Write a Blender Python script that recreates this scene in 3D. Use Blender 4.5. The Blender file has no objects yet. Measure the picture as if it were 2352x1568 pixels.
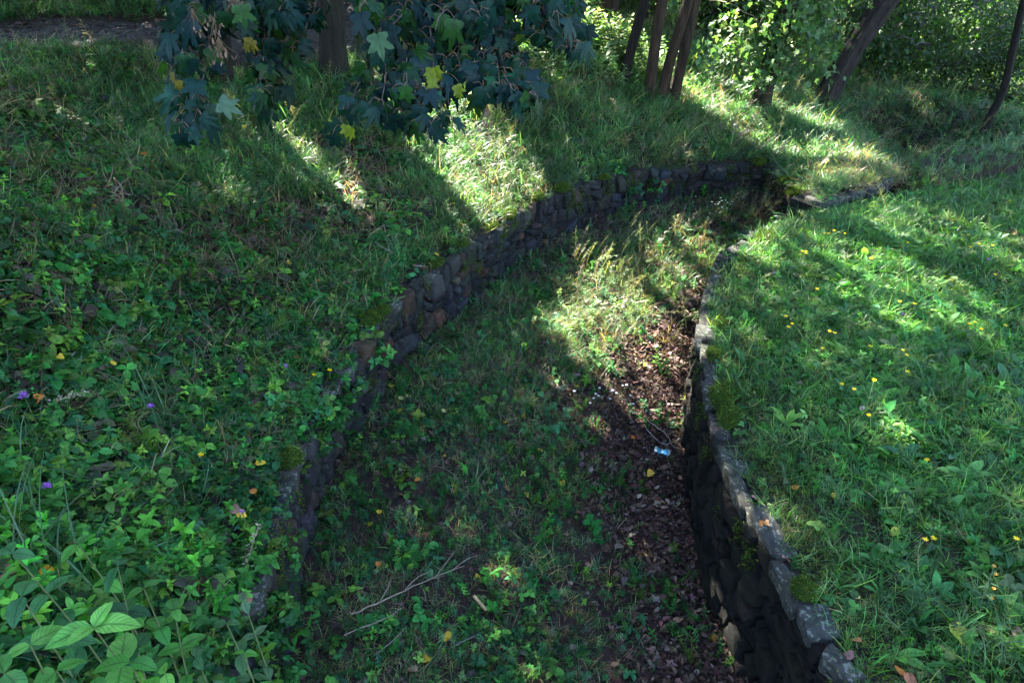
import bpy, math, os
import numpy as np
from mathutils import Vector
rad = math.radians
rng = np.random.default_rng(11)
sc = bpy.context.scene
COL = sc.collection

# ------------------------------------------------------------------ camera, sky, sun, exposure
CAM_H, PITCH = 3.5, 32.0
cam = bpy.data.cameras.new('camera'); cam.lens = 24; cam.sensor_width = 36; cam.clip_start = 0.05; cam.clip_end = 600
co = bpy.data.objects.new('camera', cam); COL.objects.link(co)
co.location = (0, 0, CAM_H); co.rotation_euler = (rad(90 - PITCH), 0, 0)
sc.camera = co
SUN_EL, SUN_AZ = 39.0, -31.0           # azimuth from +Y, clockwise
w = bpy.data.worlds.new('World'); sc.world = w; w.use_nodes = True
nt = w.node_tree; bg = nt.nodes['Background']
sky = nt.nodes.new('ShaderNodeTexSky'); sky.sky_type = 'NISHITA'; sky.sun_disc = False
sky.sun_elevation = rad(SUN_EL); sky.sun_rotation = rad(SUN_AZ)
nt.links.new(sky.outputs[0], bg.inputs[0]); bg.inputs[1].default_value = 0.078
sl = bpy.data.lights.new('sun', 'SUN'); sl.energy = 5.0; sl.angle = rad(0.5); sl.color = (1.0, 0.93, 0.80)
so = bpy.data.objects.new('sun', sl); COL.objects.link(so); so.location = (-8, 16, 16)
SD = np.array([math.sin(rad(SUN_AZ)) * math.cos(rad(SUN_EL)), math.cos(rad(SUN_AZ)) * math.cos(rad(SUN_EL)), math.sin(rad(SUN_EL))])
so.rotation_euler = Vector(SD).to_track_quat('Z', 'Y').to_euler()
vs = sc.view_settings; vs.view_transform = 'Standard'; vs.look = 'None'; vs.gamma = 1; vs.exposure = 4.0
sc.cycles.max_bounces = 6; sc.cycles.diffuse_bounces = 3; sc.cycles.transmission_bounces = 4; sc.cycles.glossy_bounces = 2
sc.cycles.use_denoising = True
sc.cycles.caustics_reflective = False; sc.cycles.caustics_refractive = False

# ------------------------------------------------------------------ maths helpers
S_, C_ = math.sin(rad(PITCH)), math.cos(rad(PITCH))
def at(px, py, z):
    """point of height z seen at (px, py) of the 2352 x 1568 photograph"""
    u = (px - 1176) / 1568; v = (py - 784) / 1568
    d = (CAM_H - z) / (S_ + v * C_)
    return np.array([u * d, d * (C_ - v * S_), z])
def atd(px, py, d):
    u = (px - 1176) / 1568; v = (py - 784) / 1568
    return np.array([u * d, d * (C_ - v * S_), CAM_H - d * (S_ + v * C_)])
def proj(p):
    p = np.asarray(p, float); x, y, z = p[:, 0], p[:, 1], p[:, 2] - CAM_H
    d = y * C_ - z * S_
    dd = np.where(d > .05, d, .05)
    return 1176 + 1568 * x / dd, 784 + 1568 * (-z * C_ - y * S_) / dd, d
def in_view(p, m=.2):
    px, py, d = proj(p)
    return (d > .3) & (px > -2352 * m) & (px < 2352 * (1 + m)) & (py > -1568 * m) & (py < 1568 * (1 + m))
_N = np.random.default_rng(5).random((8, 64, 64))
def vnoise(x, y, scale, k=0):
    x = np.asarray(x, float) / scale + 100.3; y = np.asarray(y, float) / scale + 57.7
    i = np.floor(x).astype(int); j = np.floor(y).astype(int); fx = x - i; fy = y - j
    fx = fx * fx * (3 - 2 * fx); fy = fy * fy * (3 - 2 * fy); N = _N[k % 8]
    g = lambda a, b: N[a % 64, b % 64]
    return (g(i, j) * (1 - fx) + g(i + 1, j) * fx) * (1 - fy) + (g(i, j + 1) * (1 - fx) + g(i + 1, j + 1) * fx) * fy
def fbm(x, y, scale, k=0):
    return .55 * vnoise(x, y, scale, k) + .3 * vnoise(x, y, scale / 2.1, k + 1) + .15 * vnoise(x, y, scale / 4.3, k + 2)
def inpoly(x, y, poly):
    x = np.asarray(x, float); y = np.asarray(y, float); r = np.zeros(x.shape, bool)
    n = len(poly)
    for i in range(n):
        x0, y0 = poly[i]; x1, y1 = poly[(i + 1) % n]
        if y0 == y1: continue
        c = ((y0 > y) != (y1 > y)) & (x < (x1 - x0) * (y - y0) / (y1 - y0) + x0)
        r ^= c
    return r
def dist_line(x, y, line):
    x = np.asarray(x, float); y = np.asarray(y, float); best = np.full(x.shape, 1e9)
    for (x0, y0), (x1, y1) in zip(line[:-1], line[1:]):
        dx, dy = x1 - x0, y1 - y0; L2 = dx * dx + dy * dy + 1e-12
        t = np.clip(((x - x0) * dx + (y - y0) * dy) / L2, 0, 1)
        best = np.minimum(best, np.hypot(x - x0 - t * dx, y - y0 - t * dy))
    return best
def smooth_line(pts, step=.05, it=2):
    p = np.array(pts, float)
    for _ in range(it):
        q = [p[0]]
        for a, b in zip(p[:-1], p[1:]): q += [a * .75 + b * .25, a * .25 + b * .75]
        q.append(p[-1]); p = np.array(q)
    s = np.r_[0, np.cumsum(np.linalg.norm(np.diff(p, axis=0), axis=1))]
    n = max(2, int(s[-1] / step)); t = np.linspace(0, s[-1], n)
    return np.stack([np.interp(t, s, p[:, k]) for k in range(p.shape[1])], 1)

# ------------------------------------------------------------------ the lay of the land
ZL, ZR = .9, .95
L_PX = [(575,1450),(600,1310),(630,1200),(660,1090),(690,1000),(740,900),(800,830),(870,730),(920,680),(990,625),(1060,575),(1110,545),(1200,480),(1300,432),(1440,395),(1575,385),(1700,378),(1770,375)]
R_PX = [(1970,1568),(1900,1490),(1860,1400),(1790,1270),(1745,1210),(1700,1110),(1665,1020),(1640,930),(1622,860),(1615,780),(1622,700),(1640,620),(1670,580),(1745,530)]
WL = [(-1.1,-1.2),(-1.1,.6)] + [tuple(at(a, b, ZL)[:2]) for a, b in L_PX]          # left wall, inner edge
WL2 = [tuple(at(1770,375,ZL)[:2]), tuple(at(1838,462,ZL)[:2])]                       # return
ZS = 1.06
WL3 = [tuple(at(1885,468,ZS)[:2]), tuple(at(2038,414,ZS)[:2])]
WR = [(1.5,-1.2),(1.42,.6)] + [tuple(at(a, b, ZR)[:2]) for a, b in R_PX]
LL = [tuple(p) for p in smooth_line(WL, .08)]; RR = [tuple(p) for p in smooth_line(WR, .08)]
BANK_EDGE = [(-1.1,-60)] + LL + [WL2[1], WL3[0], WL3[1], (4.9,7.95), (6.0,8.3), (9,9.5), (16,13), (80,40)]
LAWN_EDGE = [(1.5,-60)] + RR + [(2.75,6.35),(3.05,6.52),(4.3,7.0),(5.9,7.6),(9,8.8),(16,12),(80,38)]
BANK = BANK_EDGE + [(80,160),(-160,160),(-160,-60)]
LAWN = LAWN_EDGE + [(160,38),(160,-60)]
ctrl = []
def cp(px, py, z): ctrl.append(tuple(at(px, py, z)))
for a, b in LL[::9]: ctrl.append((a - .12, b + .05, ZL))
for a, b in WL2: ctrl.append((a, b + .05, ZL))
for a, b in WL3: ctrl.append((a, b + .1, ZS)); ctrl.append((a + .05, b + .45, ZS + .04))
for q in [(300,1100,1.22),(200,1400,1.3),(0,1568,1.45),(0,1100,1.6),(350,880,1.25),(0,784,1.75),(450,620,1.35),(0,560,1.95),(0,400,2.05),(300,300,1.75),(0,200,2.15),(0,108,2.25),(370,104,2.22),
          (505,190,1.85),(765,168,1.85),(900,400,1.22),(1000,330,1.3),(1000,520,1.05),(1235,125,1.75),(1300,250,1.45),(1430,190,1.5),(1520,228,1.35),(1745,245,1.2),(1890,240,1.1),(1600,300,1.12),
          (1950,330,1.0),(2060,415,.85),(1500,340,1.05),(2255,312,1.02),(2352,392,.85),(2160,242,1.2),(2050,330,.78),(2150,400,.62)]: cp(*q)
ctrl += [(8,11.2,.55),(10,10,.4),(-8,12,3.3),(-4.5,12.2,3.1),(-8,10.3,2.3),(-5,10.4,2.25),(-3,11.3,2.2),(-12,10,2.4),(-10,14.5,4.2),(-5,14.5,3.8),(0,14.5,2.6),(0,19,3.0),(3.5,14.5,1.7),(6.5,14.5,.9),(9,16,.4),(9,12,.5),(13,13,.3),(12,22,.3),(22,20,.3),(20,40,1.2),(-20,20,6.5),
         (-20,45,9),(0,45,5),(45,45,1.5),(-45,0,9),(50,22,.5),(-9,0,3.2),(-5,-3,2.6),(-1.5,-4,1.0),(-3,-12,1.5),(80,100,3),(-80,100,12),(0,100,6)]
ctrl = np.array(ctrl)
def _tps(P3, lam=.02):
    n = len(P3); d = np.hypot(P3[:, None, 0] - P3[None, :, 0], P3[:, None, 1] - P3[None, :, 1])
    K = np.where(d > 0, d * d * np.log(d + 1e-9), 0) + lam * np.eye(n)
    A = np.zeros((n + 3, n + 3)); A[:n, :n] = K; A[:n, n] = 1; A[:n, n + 1:] = P3[:, :2]; A[n, :n] = 1; A[n + 1:, :n] = P3[:, :2].T
    return np.linalg.solve(A, np.r_[P3[:, 2], 0, 0, 0])
_W = _tps(ctrl)
def bank_z(x, y):
    x = np.asarray(x, float); y = np.asarray(y, float); z = _W[-3] + _W[-2] * x + _W[-1] * y
    for k in range(len(ctrl)):
        d2 = (x - ctrl[k, 0]) ** 2 + (y - ctrl[k, 1]) ** 2 + 1e-12
        z = z + _W[k] * d2 * .5 * np.log(d2)
    return np.clip(z, .1, 14) + (fbm(x, y, .9, 1) - .5) * .10 * np.clip(dist_line(x, y, LL[::3] + WL2[1:] + WL3) - .25, 0, 1)
def lawn_z(x, y):
    d = dist_line(x, y, RR[::3])
    z = ZR - .02 + .05 * np.clip(d, 0, 4) / 4 + (fbm(x, y, 1.3, 3) - .5) * .09 * np.clip(d - .2, 0, 1)
    return z - .05 * np.clip(x - 8, 0, 10)
def floor_z(x, y):
    dr = dist_line(x, y, RR[::3]); dl = dist_line(x, y, LL[::3])
    t = dl / (dl + dr + 1e-6)
    z = .32 * (1 - t) ** .8 + (fbm(x, y, .7, 2) - .5) * .08
    fill = np.clip((y - 6.0) / 1.6, 0, 1) * np.clip((x - .4) / 2.2, 0, 1)
    return z + fill * .25 + .22 * np.clip((x - 3.2) / 2, 0, 1) + .48 * np.clip((x - 4.1) / .5, 0, 1) * np.clip((y - 6.4) / .4, 0, 1)
def region(x, y, off=0.):
    """0 bed, 1 bank, 2 lawn"""
    x = np.asarray(x, float); y = np.asarray(y, float)
    b = inpoly(x, y, BANK); l = inpoly(x, y, LAWN) & ~b
    if off:
        b &= ~((dist_line(x, y, BANK_EDGE) < off) & (x < 4.6)); l &= ~((dist_line(x, y, LAWN_EDGE) < off) & (x < 3))
    return np.where(b, 1, np.where(l, 2, 0))
def ground_z(x, y, off=0.):
    x = np.asarray(x, float); y = np.asarray(y, float)
    r = region(x, y, off)
    return np.where(r == 1, bank_z(x, y), np.where(r == 2, lawn_z(x, y), floor_z(x, y)))
PATH = smooth_line([(-40,8.1),(-16,8.5),(-9,8.85),(-6.5,8.95),(-4.6,9.25),(-3,10.1),(-1.2,12),(0.5,15.2),(2,19),(3,26)], .25)
PATHL = [tuple(p) for p in PATH]

# ------------------------------------------------------------------ materials
def mat(name): 
    m = bpy.data.materials.new(name); m.use_nodes = True
    t = m.node_tree; return m, t.nodes, t.links, t.nodes['Principled BSDF']
def leaf_mat(name, rough=.5, trans=.4, spec=.35, veins=.0, tint=(1.25,1.3,.5), noise=25., sheen=0):
    m, N, L, P = mat(name)
    a = N.new('ShaderNodeAttribute'); a.attribute_name = 'col'
    col = a.outputs['Color']
    tex = N.new('ShaderNodeTexNoise'); tex.inputs['Scale'].default_value = noise; tex.inputs['Detail'].default_value = 3
    g = N.new('ShaderNodeNewGeometry'); L.new(g.outputs['Position'], tex.inputs['Vector'])
    mr = N.new('ShaderNodeMapRange'); mr.inputs[1].default_value = .3; mr.inputs[2].default_value = .7; mr.inputs[3].default_value = .78; mr.inputs[4].default_value = 1.22
    L.new(tex.outputs[0], mr.inputs[0])
    mx = N.new('ShaderNodeMix'); mx.data_type = 'RGBA'; mx.blend_type = 'MULTIPLY'; mx.inputs[0].default_value = 1
    L.new(col, mx.inputs[6]); L.new(mr.outputs[0], mx.inputs[7]); col = mx.outputs[2]
    if veins:
        u = N.new('ShaderNodeAttribute'); u.attribute_name = 'luv'
        sp = N.new('ShaderNodeSeparateXYZ'); L.new(u.outputs['Vector'], sp.inputs[0])
        ab = N.new('ShaderNodeMath'); ab.operation = 'ABSOLUTE'; L.new(sp.outputs[1], ab.inputs[0])
        ml = N.new('ShaderNodeMath'); ml.operation = 'MULTIPLY_ADD'; L.new(ab.outputs[0], ml.inputs[0]); ml.inputs[1].default_value = -.28; L.new(sp.outputs[0], ml.inputs[2])
        m2 = N.new('ShaderNodeMath'); m2.operation = 'MULTIPLY'; L.new(ml.outputs[0], m2.inputs[0]); m2.inputs[1].default_value = 8
        fr = N.new('ShaderNodeMath'); fr.operation = 'PINGPONG'; L.new(m2.outputs[0], fr.inputs[0]); fr.inputs[1].default_value = .5
        mn = N.new('ShaderNodeMath'); mn.operation = 'MINIMUM'; L.new(ab.outputs[0], mn.inputs[0]); L.new(fr.outputs[0], mn.inputs[1])
        vr = N.new('ShaderNodeMapRange'); vr.inputs[1].default_value = .02; vr.inputs[2].default_value = .13; vr.inputs[3].default_value = 1 - veins; vr.inputs[4].default_value = 1
        L.new(mn.outputs[0], vr.inputs[0])
        mv = N.new('ShaderNodeMix'); mv.data_type = 'RGBA'; mv.blend_type = 'MULTIPLY'; mv.inputs[0].default_value = 1
        L.new(col, mv.inputs[6]); L.new(vr.outputs[0], mv.inputs[7]); col = mv.outputs[2]
        b = N.new('ShaderNodeBump'); b.inputs['Strength'].default_value = .5; b.inputs['Distance'].default_value = .004
        L.new(vr.outputs[0], b.inputs['Height']); L.new(b.outputs[0], P.inputs['Normal'])
    L.new(col, P.inputs['Base Color']); P.inputs['Roughness'].default_value = rough; P.inputs['Specular IOR Level'].default_value = spec
    tb = N.new('ShaderNodeBsdfTranslucent')
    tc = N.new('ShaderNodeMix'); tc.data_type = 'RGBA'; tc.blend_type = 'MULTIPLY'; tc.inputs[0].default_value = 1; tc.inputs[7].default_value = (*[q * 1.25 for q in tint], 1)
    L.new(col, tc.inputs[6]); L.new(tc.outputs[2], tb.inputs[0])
    ms = N.new('ShaderNodeMixShader'); ms.inputs[0].default_value = trans
    L.new(P.outputs[0], ms.inputs[1]); L.new(tb.outputs[0], ms.inputs[2]); L.new(ms.outputs[0], N['Material Output'].inputs[0])
    return m
def rough_mat(name, c1, c2, scale=6, rough=.9, bump=.4, bscale=30, attr=False, spots=None, c3=None, stretch=None, bdist=.02):
    m, N, L, P = mat(name)
    tc = N.new('ShaderNodeTexCoord'); vec = tc.outputs['Object']
    if stretch:
        mp = N.new('ShaderNodeMapping'); mp.inputs['Scale'].default_value = stretch; L.new(vec, mp.inputs[0]); vec = mp.outputs[0]
    n1 = N.new('ShaderNodeTexNoise'); n1.inputs['Scale'].default_value = scale; n1.inputs['Detail'].default_value = 6; n1.inputs['Roughness'].default_value = .65; L.new(vec, n1.inputs['Vector'])
    r = N.new('ShaderNodeValToRGB'); r.color_ramp.elements[0].position = .32; r.color_ramp.elements[1].position = .68
    r.color_ramp.elements[0].color = (*c1, 1); r.color_ramp.elements[1].color = (*c2, 1)
    if c3:
        e = r.color_ramp.elements.new(.5); e.color = (*c3, 1)
    L.new(n1.outputs[0], r.inputs[0]); col = r.outputs[0]
    if attr:
        a = N.new('ShaderNodeAttribute'); a.attribute_name = 'col'
        mx = N.new('ShaderNodeMix'); mx.data_type = 'RGBA'; mx.blend_type = 'MULTIPLY'; mx.inputs[0].default_value = 1
        L.new(col, mx.inputs[6]); L.new(a.outputs['Color'], mx.inputs[7]); col = mx.outputs[2]
    if spots:
        v = N.new('ShaderNodeTexNoise'); v.inputs['Scale'].default_value = spots[0]; v.inputs['Detail'].default_value = 3; L.new(vec, v.inputs['Vector'])
        n3 = N.new('ShaderNodeTexNoise'); n3.inputs['Scale'].default_value = spots[0] * .35; L.new(vec, n3.inputs['Vector'])
        s = N.new('ShaderNodeMath'); s.operation = 'MULTIPLY_ADD'; L.new(n3.outputs[0], s.inputs[0]); s.inputs[1].default_value = .35; s.inputs[2].default_value = 0; 
        lt = N.new('ShaderNodeMath'); lt.operation = 'ADD'; L.new(v.outputs[0], lt.inputs[0]); L.new(s.outputs[0], lt.inputs[1])
        mr = N.new('ShaderNodeMapRange'); mr.inputs[1].default_value = .75; mr.inputs[2].default_value = .80; mr.inputs[3].default_value = 0; mr.inputs[4].default_value = spots[2]; L.new(lt.outputs[0], mr.inputs[0])
        mx = N.new('ShaderNodeMix'); mx.data_type = 'RGBA'; L.new(mr.outputs[0], mx.inputs[0]); L.new(col, mx.inputs[6]); mx.inputs[7].default_value = (*spots[1], 1); col = mx.outputs[2]
    L.new(col, P.inputs['Base Color']); P.inputs['Roughness'].default_value = rough; P.inputs['Specular IOR Level'].default_value = .3
    n2 = N.new('ShaderNodeTexNoise'); n2.inputs['Scale'].default_value = bscale; n2.inputs['Detail'].default_value = 8; n2.inputs['Roughness'].default_value = .7; L.new(vec, n2.inputs['Vector'])
    b = N.new('ShaderNodeBump'); b.inputs['Strength'].default_value = bump; b.inputs['Distance'].default_value = bdist; L.new(n2.outputs[0], b.inputs['Height']); L.new(b.outputs[0], P.inputs['Normal'])
    return m
M = {}
M['grass'] = leaf_mat('grass_blades', .42, .46, .45, 0, (1.15,1.2,.55), 9)
M['herb'] = leaf_mat('herb_leaves', .5, .36, .22, .3, (1.2,1.35,.45), 18)
M['shrub'] = leaf_mat('shrub_leaves', .45, .34, .28, .5, (1.15,1.35,.5), 30)
M['maple'] = leaf_mat('maple_leaves', .5, .30, .22, .3, (1.5,2.0,.35), 30)
M['far'] = leaf_mat('crown_leaves', .5, .45, .35, 0, (1.3,1.5,.45), 2)
M['litter'] = leaf_mat('dead_leaves', .7, .12, .2, .2, (1.2,1,.6), 30)
M['petal'] = leaf_mat('petals', .5, .35, .3, 0, (1.1,1.1,.8), 60)
M['moss'] = leaf_mat('moss', .9, .2, .1, 0, (1.1,1.2,.5), 30)
M['soil'] = rough_mat('soil', (.010,.007,.006), (.034,.024,.020), 9, .95, .9, 40, attr=True, bdist=.03)
M['path'] = rough_mat('packed_dirt', (.016,.013,.015), (.045,.038,.042), 2.2, .95, .9, 22, bdist=.03)
M['stone'] = rough_mat('dark_wall_stone', (.35,.35,.38), (1.2,1.15,1.1), 7, .8, .7, 26, attr=True, spots=(30, (.06,.065,.06), .3), bdist=.02)
M['core'] = rough_mat('wall_joint_earth', (.008,.008,.009), (.03,.027,.024), 12, .95, .8, 40)
M['darkwall'] = rough_mat('blackish_wall_stone', (.2,.2,.16), (1.3,1.1,.8), 9, .85, 1.0, 22, attr=True, bdist=.03)
M['cap'] = rough_mat('lichen_capstone', (.010,.011,.010), (.05,.05,.044), 14, .9, .6, 45, attr=True, spots=(45, (.17,.18,.15), .55), bdist=.012)
M['bark'] = rough_mat('furrowed_bark', (.2,.19,.18), (1.9,1.8,1.7), 9, .9, 1.0, 8, attr=True, stretch=(2,2,.35), bdist=.12)
M['twig'] = rough_mat('twig_bark', (.5,.5,.5), (1.2,1.2,1.2), 20, .8, .4, 40, attr=True)
M['can'] , _n, _l, _p = mat('crumpled_can_metal'); _p.inputs['Metallic'].default_value = .6; _p.inputs['Roughness'].default_value = .3
def _can():
    a = _n.new('ShaderNodeAttribute'); a.attribute_name = 'col'; _l.new(a.outputs['Color'], _p.inputs['Base Color'])
_can()
M['berry'] = leaf_mat('berry_skin', .25, .0, .6, 0)

# ------------------------------------------------------------------ mesh building
class Acc:
    def __init__(s): s.V = []; s.F = []; s.C = []; s.U = []; s.n = 0
    def raw(s, V, F, col, U=None):
        V = np.asarray(V, np.float32); F = np.asarray(F, np.int64); s.V.append(V); s.F.append(F + s.n); s.n += len(V)
        c = np.empty((len(V), 3), np.float32); c[:] = col; s.C.append(c)
        s.U.append(np.zeros((len(V), 3), np.float32) if U is None else np.asarray(U, np.float32))
    def inst(s, tpl, pos, R, scale, col):
        V, F, U, T = tpl; n = len(pos)
        if n == 0: return
        scale = np.asarray(scale, float)
        if scale.ndim == 1: scale = scale[:, None]
        W = np.einsum('nij,nkj->nki', R, V[None] * scale[:, None, :]) + pos[:, None, :]
        Fa = (F[None] + (np.arange(n) * len(V))[:, None, None]).reshape(-1, 3)
        C = (col[:, None, :] * T[None]).reshape(-1, 3)
        s.V.append(W.reshape(-1, 3).astype(np.float32)); s.F.append(Fa + s.n); s.C.append(C.astype(np.float32)); s.U.append(np.tile(U, (n, 1)).astype(np.float32)); s.n += n * len(V)
    def build(s, name, m, parent=None, smooth=True, origin=None):
        me = bpy.data.meshes.new(name)
        V = np.concatenate(s.V); F = np.concatenate(s.F); C = np.concatenate(s.C); U = np.concatenate(s.U)
        if origin is not None: V = V - np.asarray(origin, np.float32)
        me.vertices.add(len(V)); me.vertices.foreach_set('co', V.astype(np.float32).ravel())
        me.loops.add(len(F) * 3); me.loops.foreach_set('vertex_index', F.astype(np.int32).ravel())
        me.polygons.add(len(F)); me.polygons.foreach_set('loop_start', (np.arange(len(F)) * 3).astype(np.int32))
        if smooth: me.polygons.foreach_set('use_smooth', np.ones(len(F), bool))
        a = me.attributes.new('col', 'FLOAT_COLOR', 'POINT'); a.data.foreach_set('color', np.c_[np.clip(C, 0, 4), np.ones(len(C))].astype(np.float32).ravel())
        u = me.attributes.new('luv', 'FLOAT_VECTOR', 'POINT'); u.data.foreach_set('vector', U.ravel())
        me.update(calc_edges=True)
        me.materials.append(m)
        o = bpy.data.objects.new(name, me); COL.objects.link(o)
        if parent is not None: o.parent = parent
        elif origin is not None: o.location = origin
        return o
def tag(o, label, cat=None, group=None, kind=None):
    if label: o['label'] = label
    if cat: o['category'] = cat
    if group: o['group'] = group
    if kind: o['kind'] = kind
    return o
def thing(name, label, cat, loc=(0,0,0), group=None):
    o = bpy.data.objects.new(name, None); COL.objects.link(o); o.location = [float(q) for q in loc]; o.empty_display_size = .1
    return tag(o, label, cat, group)
def copy_tree(o, parent=None):
    c = o.copy(); COL.objects.link(c); c.parent = parent
    for ch in list(o.children): copy_tree(ch, c)
    return c
def rots(yaw, pitch, roll=0.):
    yaw, pitch, roll = np.broadcast_arrays(np.asarray(yaw, float), np.asarray(pitch, float), np.asarray(roll, float))
    cy, sy, cp_, sp, cr, sr = np.cos(yaw), np.sin(yaw), np.cos(pitch), np.sin(pitch), np.cos(roll), np.sin(roll)
    Z = np.zeros_like(cy); O = np.ones_like(cy)
    A = np.stack([cy, -sy, Z, sy, cy, Z, Z, Z, O], -1).reshape(-1, 3, 3)
    B = np.stack([cp_, Z, -sp, Z, O, Z, sp, Z, cp_], -1).reshape(-1, 3, 3)      # +pitch lifts the x axis
    C = np.stack([O, Z, Z, Z, cr, -sr, Z, sr, cr], -1).reshape(-1, 3, 3)
    return A @ B @ C
def pal(n, cols, jit=.18, wts=None, r=rng):
    c = np.array(cols)[r.choice(len(cols), n, p=wts)]
    return np.clip(c * (1 + r.normal(0, jit, (n, 1))) * (1 + r.normal(0, jit * .35, (n, 3))), .002, 1)
def tube(path, radii, n=7, wob=0., seed=0, cap=True):
    path = np.asarray(path, float); radii = np.asarray(radii, float); r = np.random.default_rng(seed)
    T = np.gradient(path, axis=0); T /= np.linalg.norm(T, axis=1)[:, None] + 1e-9
    up = np.array([0, 0, 1.]) if abs(T[0][2]) < .9 else np.array([1., 0, 0])
    A = np.cross(T, up); A /= np.linalg.norm(A, axis=1)[:, None] + 1e-9; B = np.cross(T, A)
    th = np.arange(n) / n * 2 * np.pi
    rr = radii[:, None] * (1 + wob * r.normal(0, 1, (len(path), n)) * .5 + wob * np.sin(th * max(3, n // 3) + np.arange(len(path))[:, None] * .25)[:, :])
    V = path[:, None] + A[:, None] * (np.cos(th)[None, :, None] * rr[..., None]) + B[:, None] * (np.sin(th)[None, :, None] * rr[..., None])
    V = V.reshape(-1, 3); i = np.arange(len(path) - 1)[:, None] * n; j = np.arange(n)[None]; k = (j + 1) % n
    F = np.concatenate([np.stack([i + j, i + k, i + n + k], -1).reshape(-1, 3), np.stack([i + j, i + n + k, i + n + j], -1).reshape(-1, 3)])
    if cap:
        V = np.r_[V, path[-1:]]; e = (len(path) - 1) * n
        F = np.r_[F, np.stack([e + j[0], e + k[0], np.full(n, len(V) - 1)], -1)]
    return V, F

# ------------------------------------------------------------------ leaf and plant templates: (verts, tris, luv, tone)
def join(ts):
    V = []; F = []; U = []; T = []; n = 0
    for t in ts:
        V.append(t[0]); F.append(t[1] + n); U.append(t[2]); T.append(t[3]); n += len(t[0])
    return np.concatenate(V), np.concatenate(F), np.concatenate(U), np.concatenate(T)
def xf(t, pos=(0,0,0), yaw=0, pitch=0, roll=0, s=1., tone=None):
    R = rots(yaw, pitch, roll)[0]; s = np.asarray(s) * np.ones(3)
    V = (t[0] * s) @ R.T + np.asarray(pos, float)
    return V, t[1], t[2], (t[3] if tone is None else t[3] * np.asarray(tone))
def leaf(w=.5, rows=5, fold=.25, droop=.3, peak=.45, wav=0., seed=0, jag=0.):
    r = np.random.default_rng(seed); V = [(0, 0, 0)]; U = [(0, 0, 0)]
    us = np.linspace(0, 1, rows + 1)[1:]
    for i, u in enumerate(us[:-1]):
        q = u ** (math.log(.5) / math.log(peak)); hw = w / 2 * math.sin(math.pi * q) ** .8
        if jag: hw *= 1 + jag * (1 if i % 2 else -1)
        z = -droop * u * u
        for v in (-1, 0, 1):
            V.append((u, v * hw, z + abs(v) * hw * fold + wav * r.normal() * .05)); U.append((u, v * 1., 0))
    V.append((1, 0, -droop)); U.append((1, 0, 0))
    F = [(0, 2, 1), (0, 3, 2)]
    for k in range(rows - 2):
        a = 1 + 3 * k; b = a + 3
        F += [(a, a + 1, b + 1), (a, b + 1, b), (a + 1, a + 2, b + 2), (a + 1, b + 2, b + 1)]
    a = 1 + 3 * (rows - 2); e = len(V) - 1
    F += [(a, a + 1, e), (a + 1, a + 2, e)]
    return np.array(V, float), np.array(F), np.array(U, float), np.ones((len(V), 3))
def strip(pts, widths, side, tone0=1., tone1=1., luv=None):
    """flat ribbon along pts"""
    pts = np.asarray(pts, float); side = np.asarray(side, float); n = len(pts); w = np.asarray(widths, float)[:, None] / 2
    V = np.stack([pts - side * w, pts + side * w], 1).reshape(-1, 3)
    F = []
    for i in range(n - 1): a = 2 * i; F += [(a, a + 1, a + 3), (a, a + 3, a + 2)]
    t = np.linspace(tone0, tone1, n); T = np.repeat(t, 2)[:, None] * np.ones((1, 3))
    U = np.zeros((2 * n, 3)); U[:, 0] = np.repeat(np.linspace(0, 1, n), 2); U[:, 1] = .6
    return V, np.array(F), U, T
def blade(h=1., lean=.2, bend=1.2, w=.02, yaw=0., pos=(0,0,0), segs=4, r=None, tone=None):
    th = lean; p = np.array([0., 0, 0]); P_ = [p.copy()]
    for i in range(segs):
        th = lean + bend * ((i + 1) / segs) ** 1.4
        p = p + np.array([math.sin(th), 0, math.cos(th)]) * h / segs; P_.append(p.copy())
    tw = np.array([.75, 1, .85, .5, .06]) if segs == 4 else np.interp(np.linspace(0, 1, segs + 1), [0, .3, 1], [.7, 1, .05])
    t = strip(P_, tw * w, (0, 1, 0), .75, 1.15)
    return xf(t, pos, yaw, tone=tone)
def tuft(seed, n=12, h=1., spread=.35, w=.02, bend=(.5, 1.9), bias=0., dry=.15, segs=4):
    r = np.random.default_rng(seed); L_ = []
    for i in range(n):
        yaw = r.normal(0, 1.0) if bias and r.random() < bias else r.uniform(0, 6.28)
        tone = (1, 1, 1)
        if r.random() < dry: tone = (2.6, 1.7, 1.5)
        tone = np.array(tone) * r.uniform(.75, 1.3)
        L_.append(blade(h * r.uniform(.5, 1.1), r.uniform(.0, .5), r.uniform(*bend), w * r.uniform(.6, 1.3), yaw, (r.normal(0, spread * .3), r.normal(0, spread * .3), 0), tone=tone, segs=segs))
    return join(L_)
def stem_t(pts, w0, w1, tone=(1,1,1)):
    a = strip(pts, np.linspace(w0, w1, len(pts)), (0, 1, 0)); b = strip(pts, np.linspace(w0, w1, len(pts)), (1, 0, 0))
    t = join([a, b]); return t[0], t[1], t[2], t[3] * np.asarray(tone)
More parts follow.
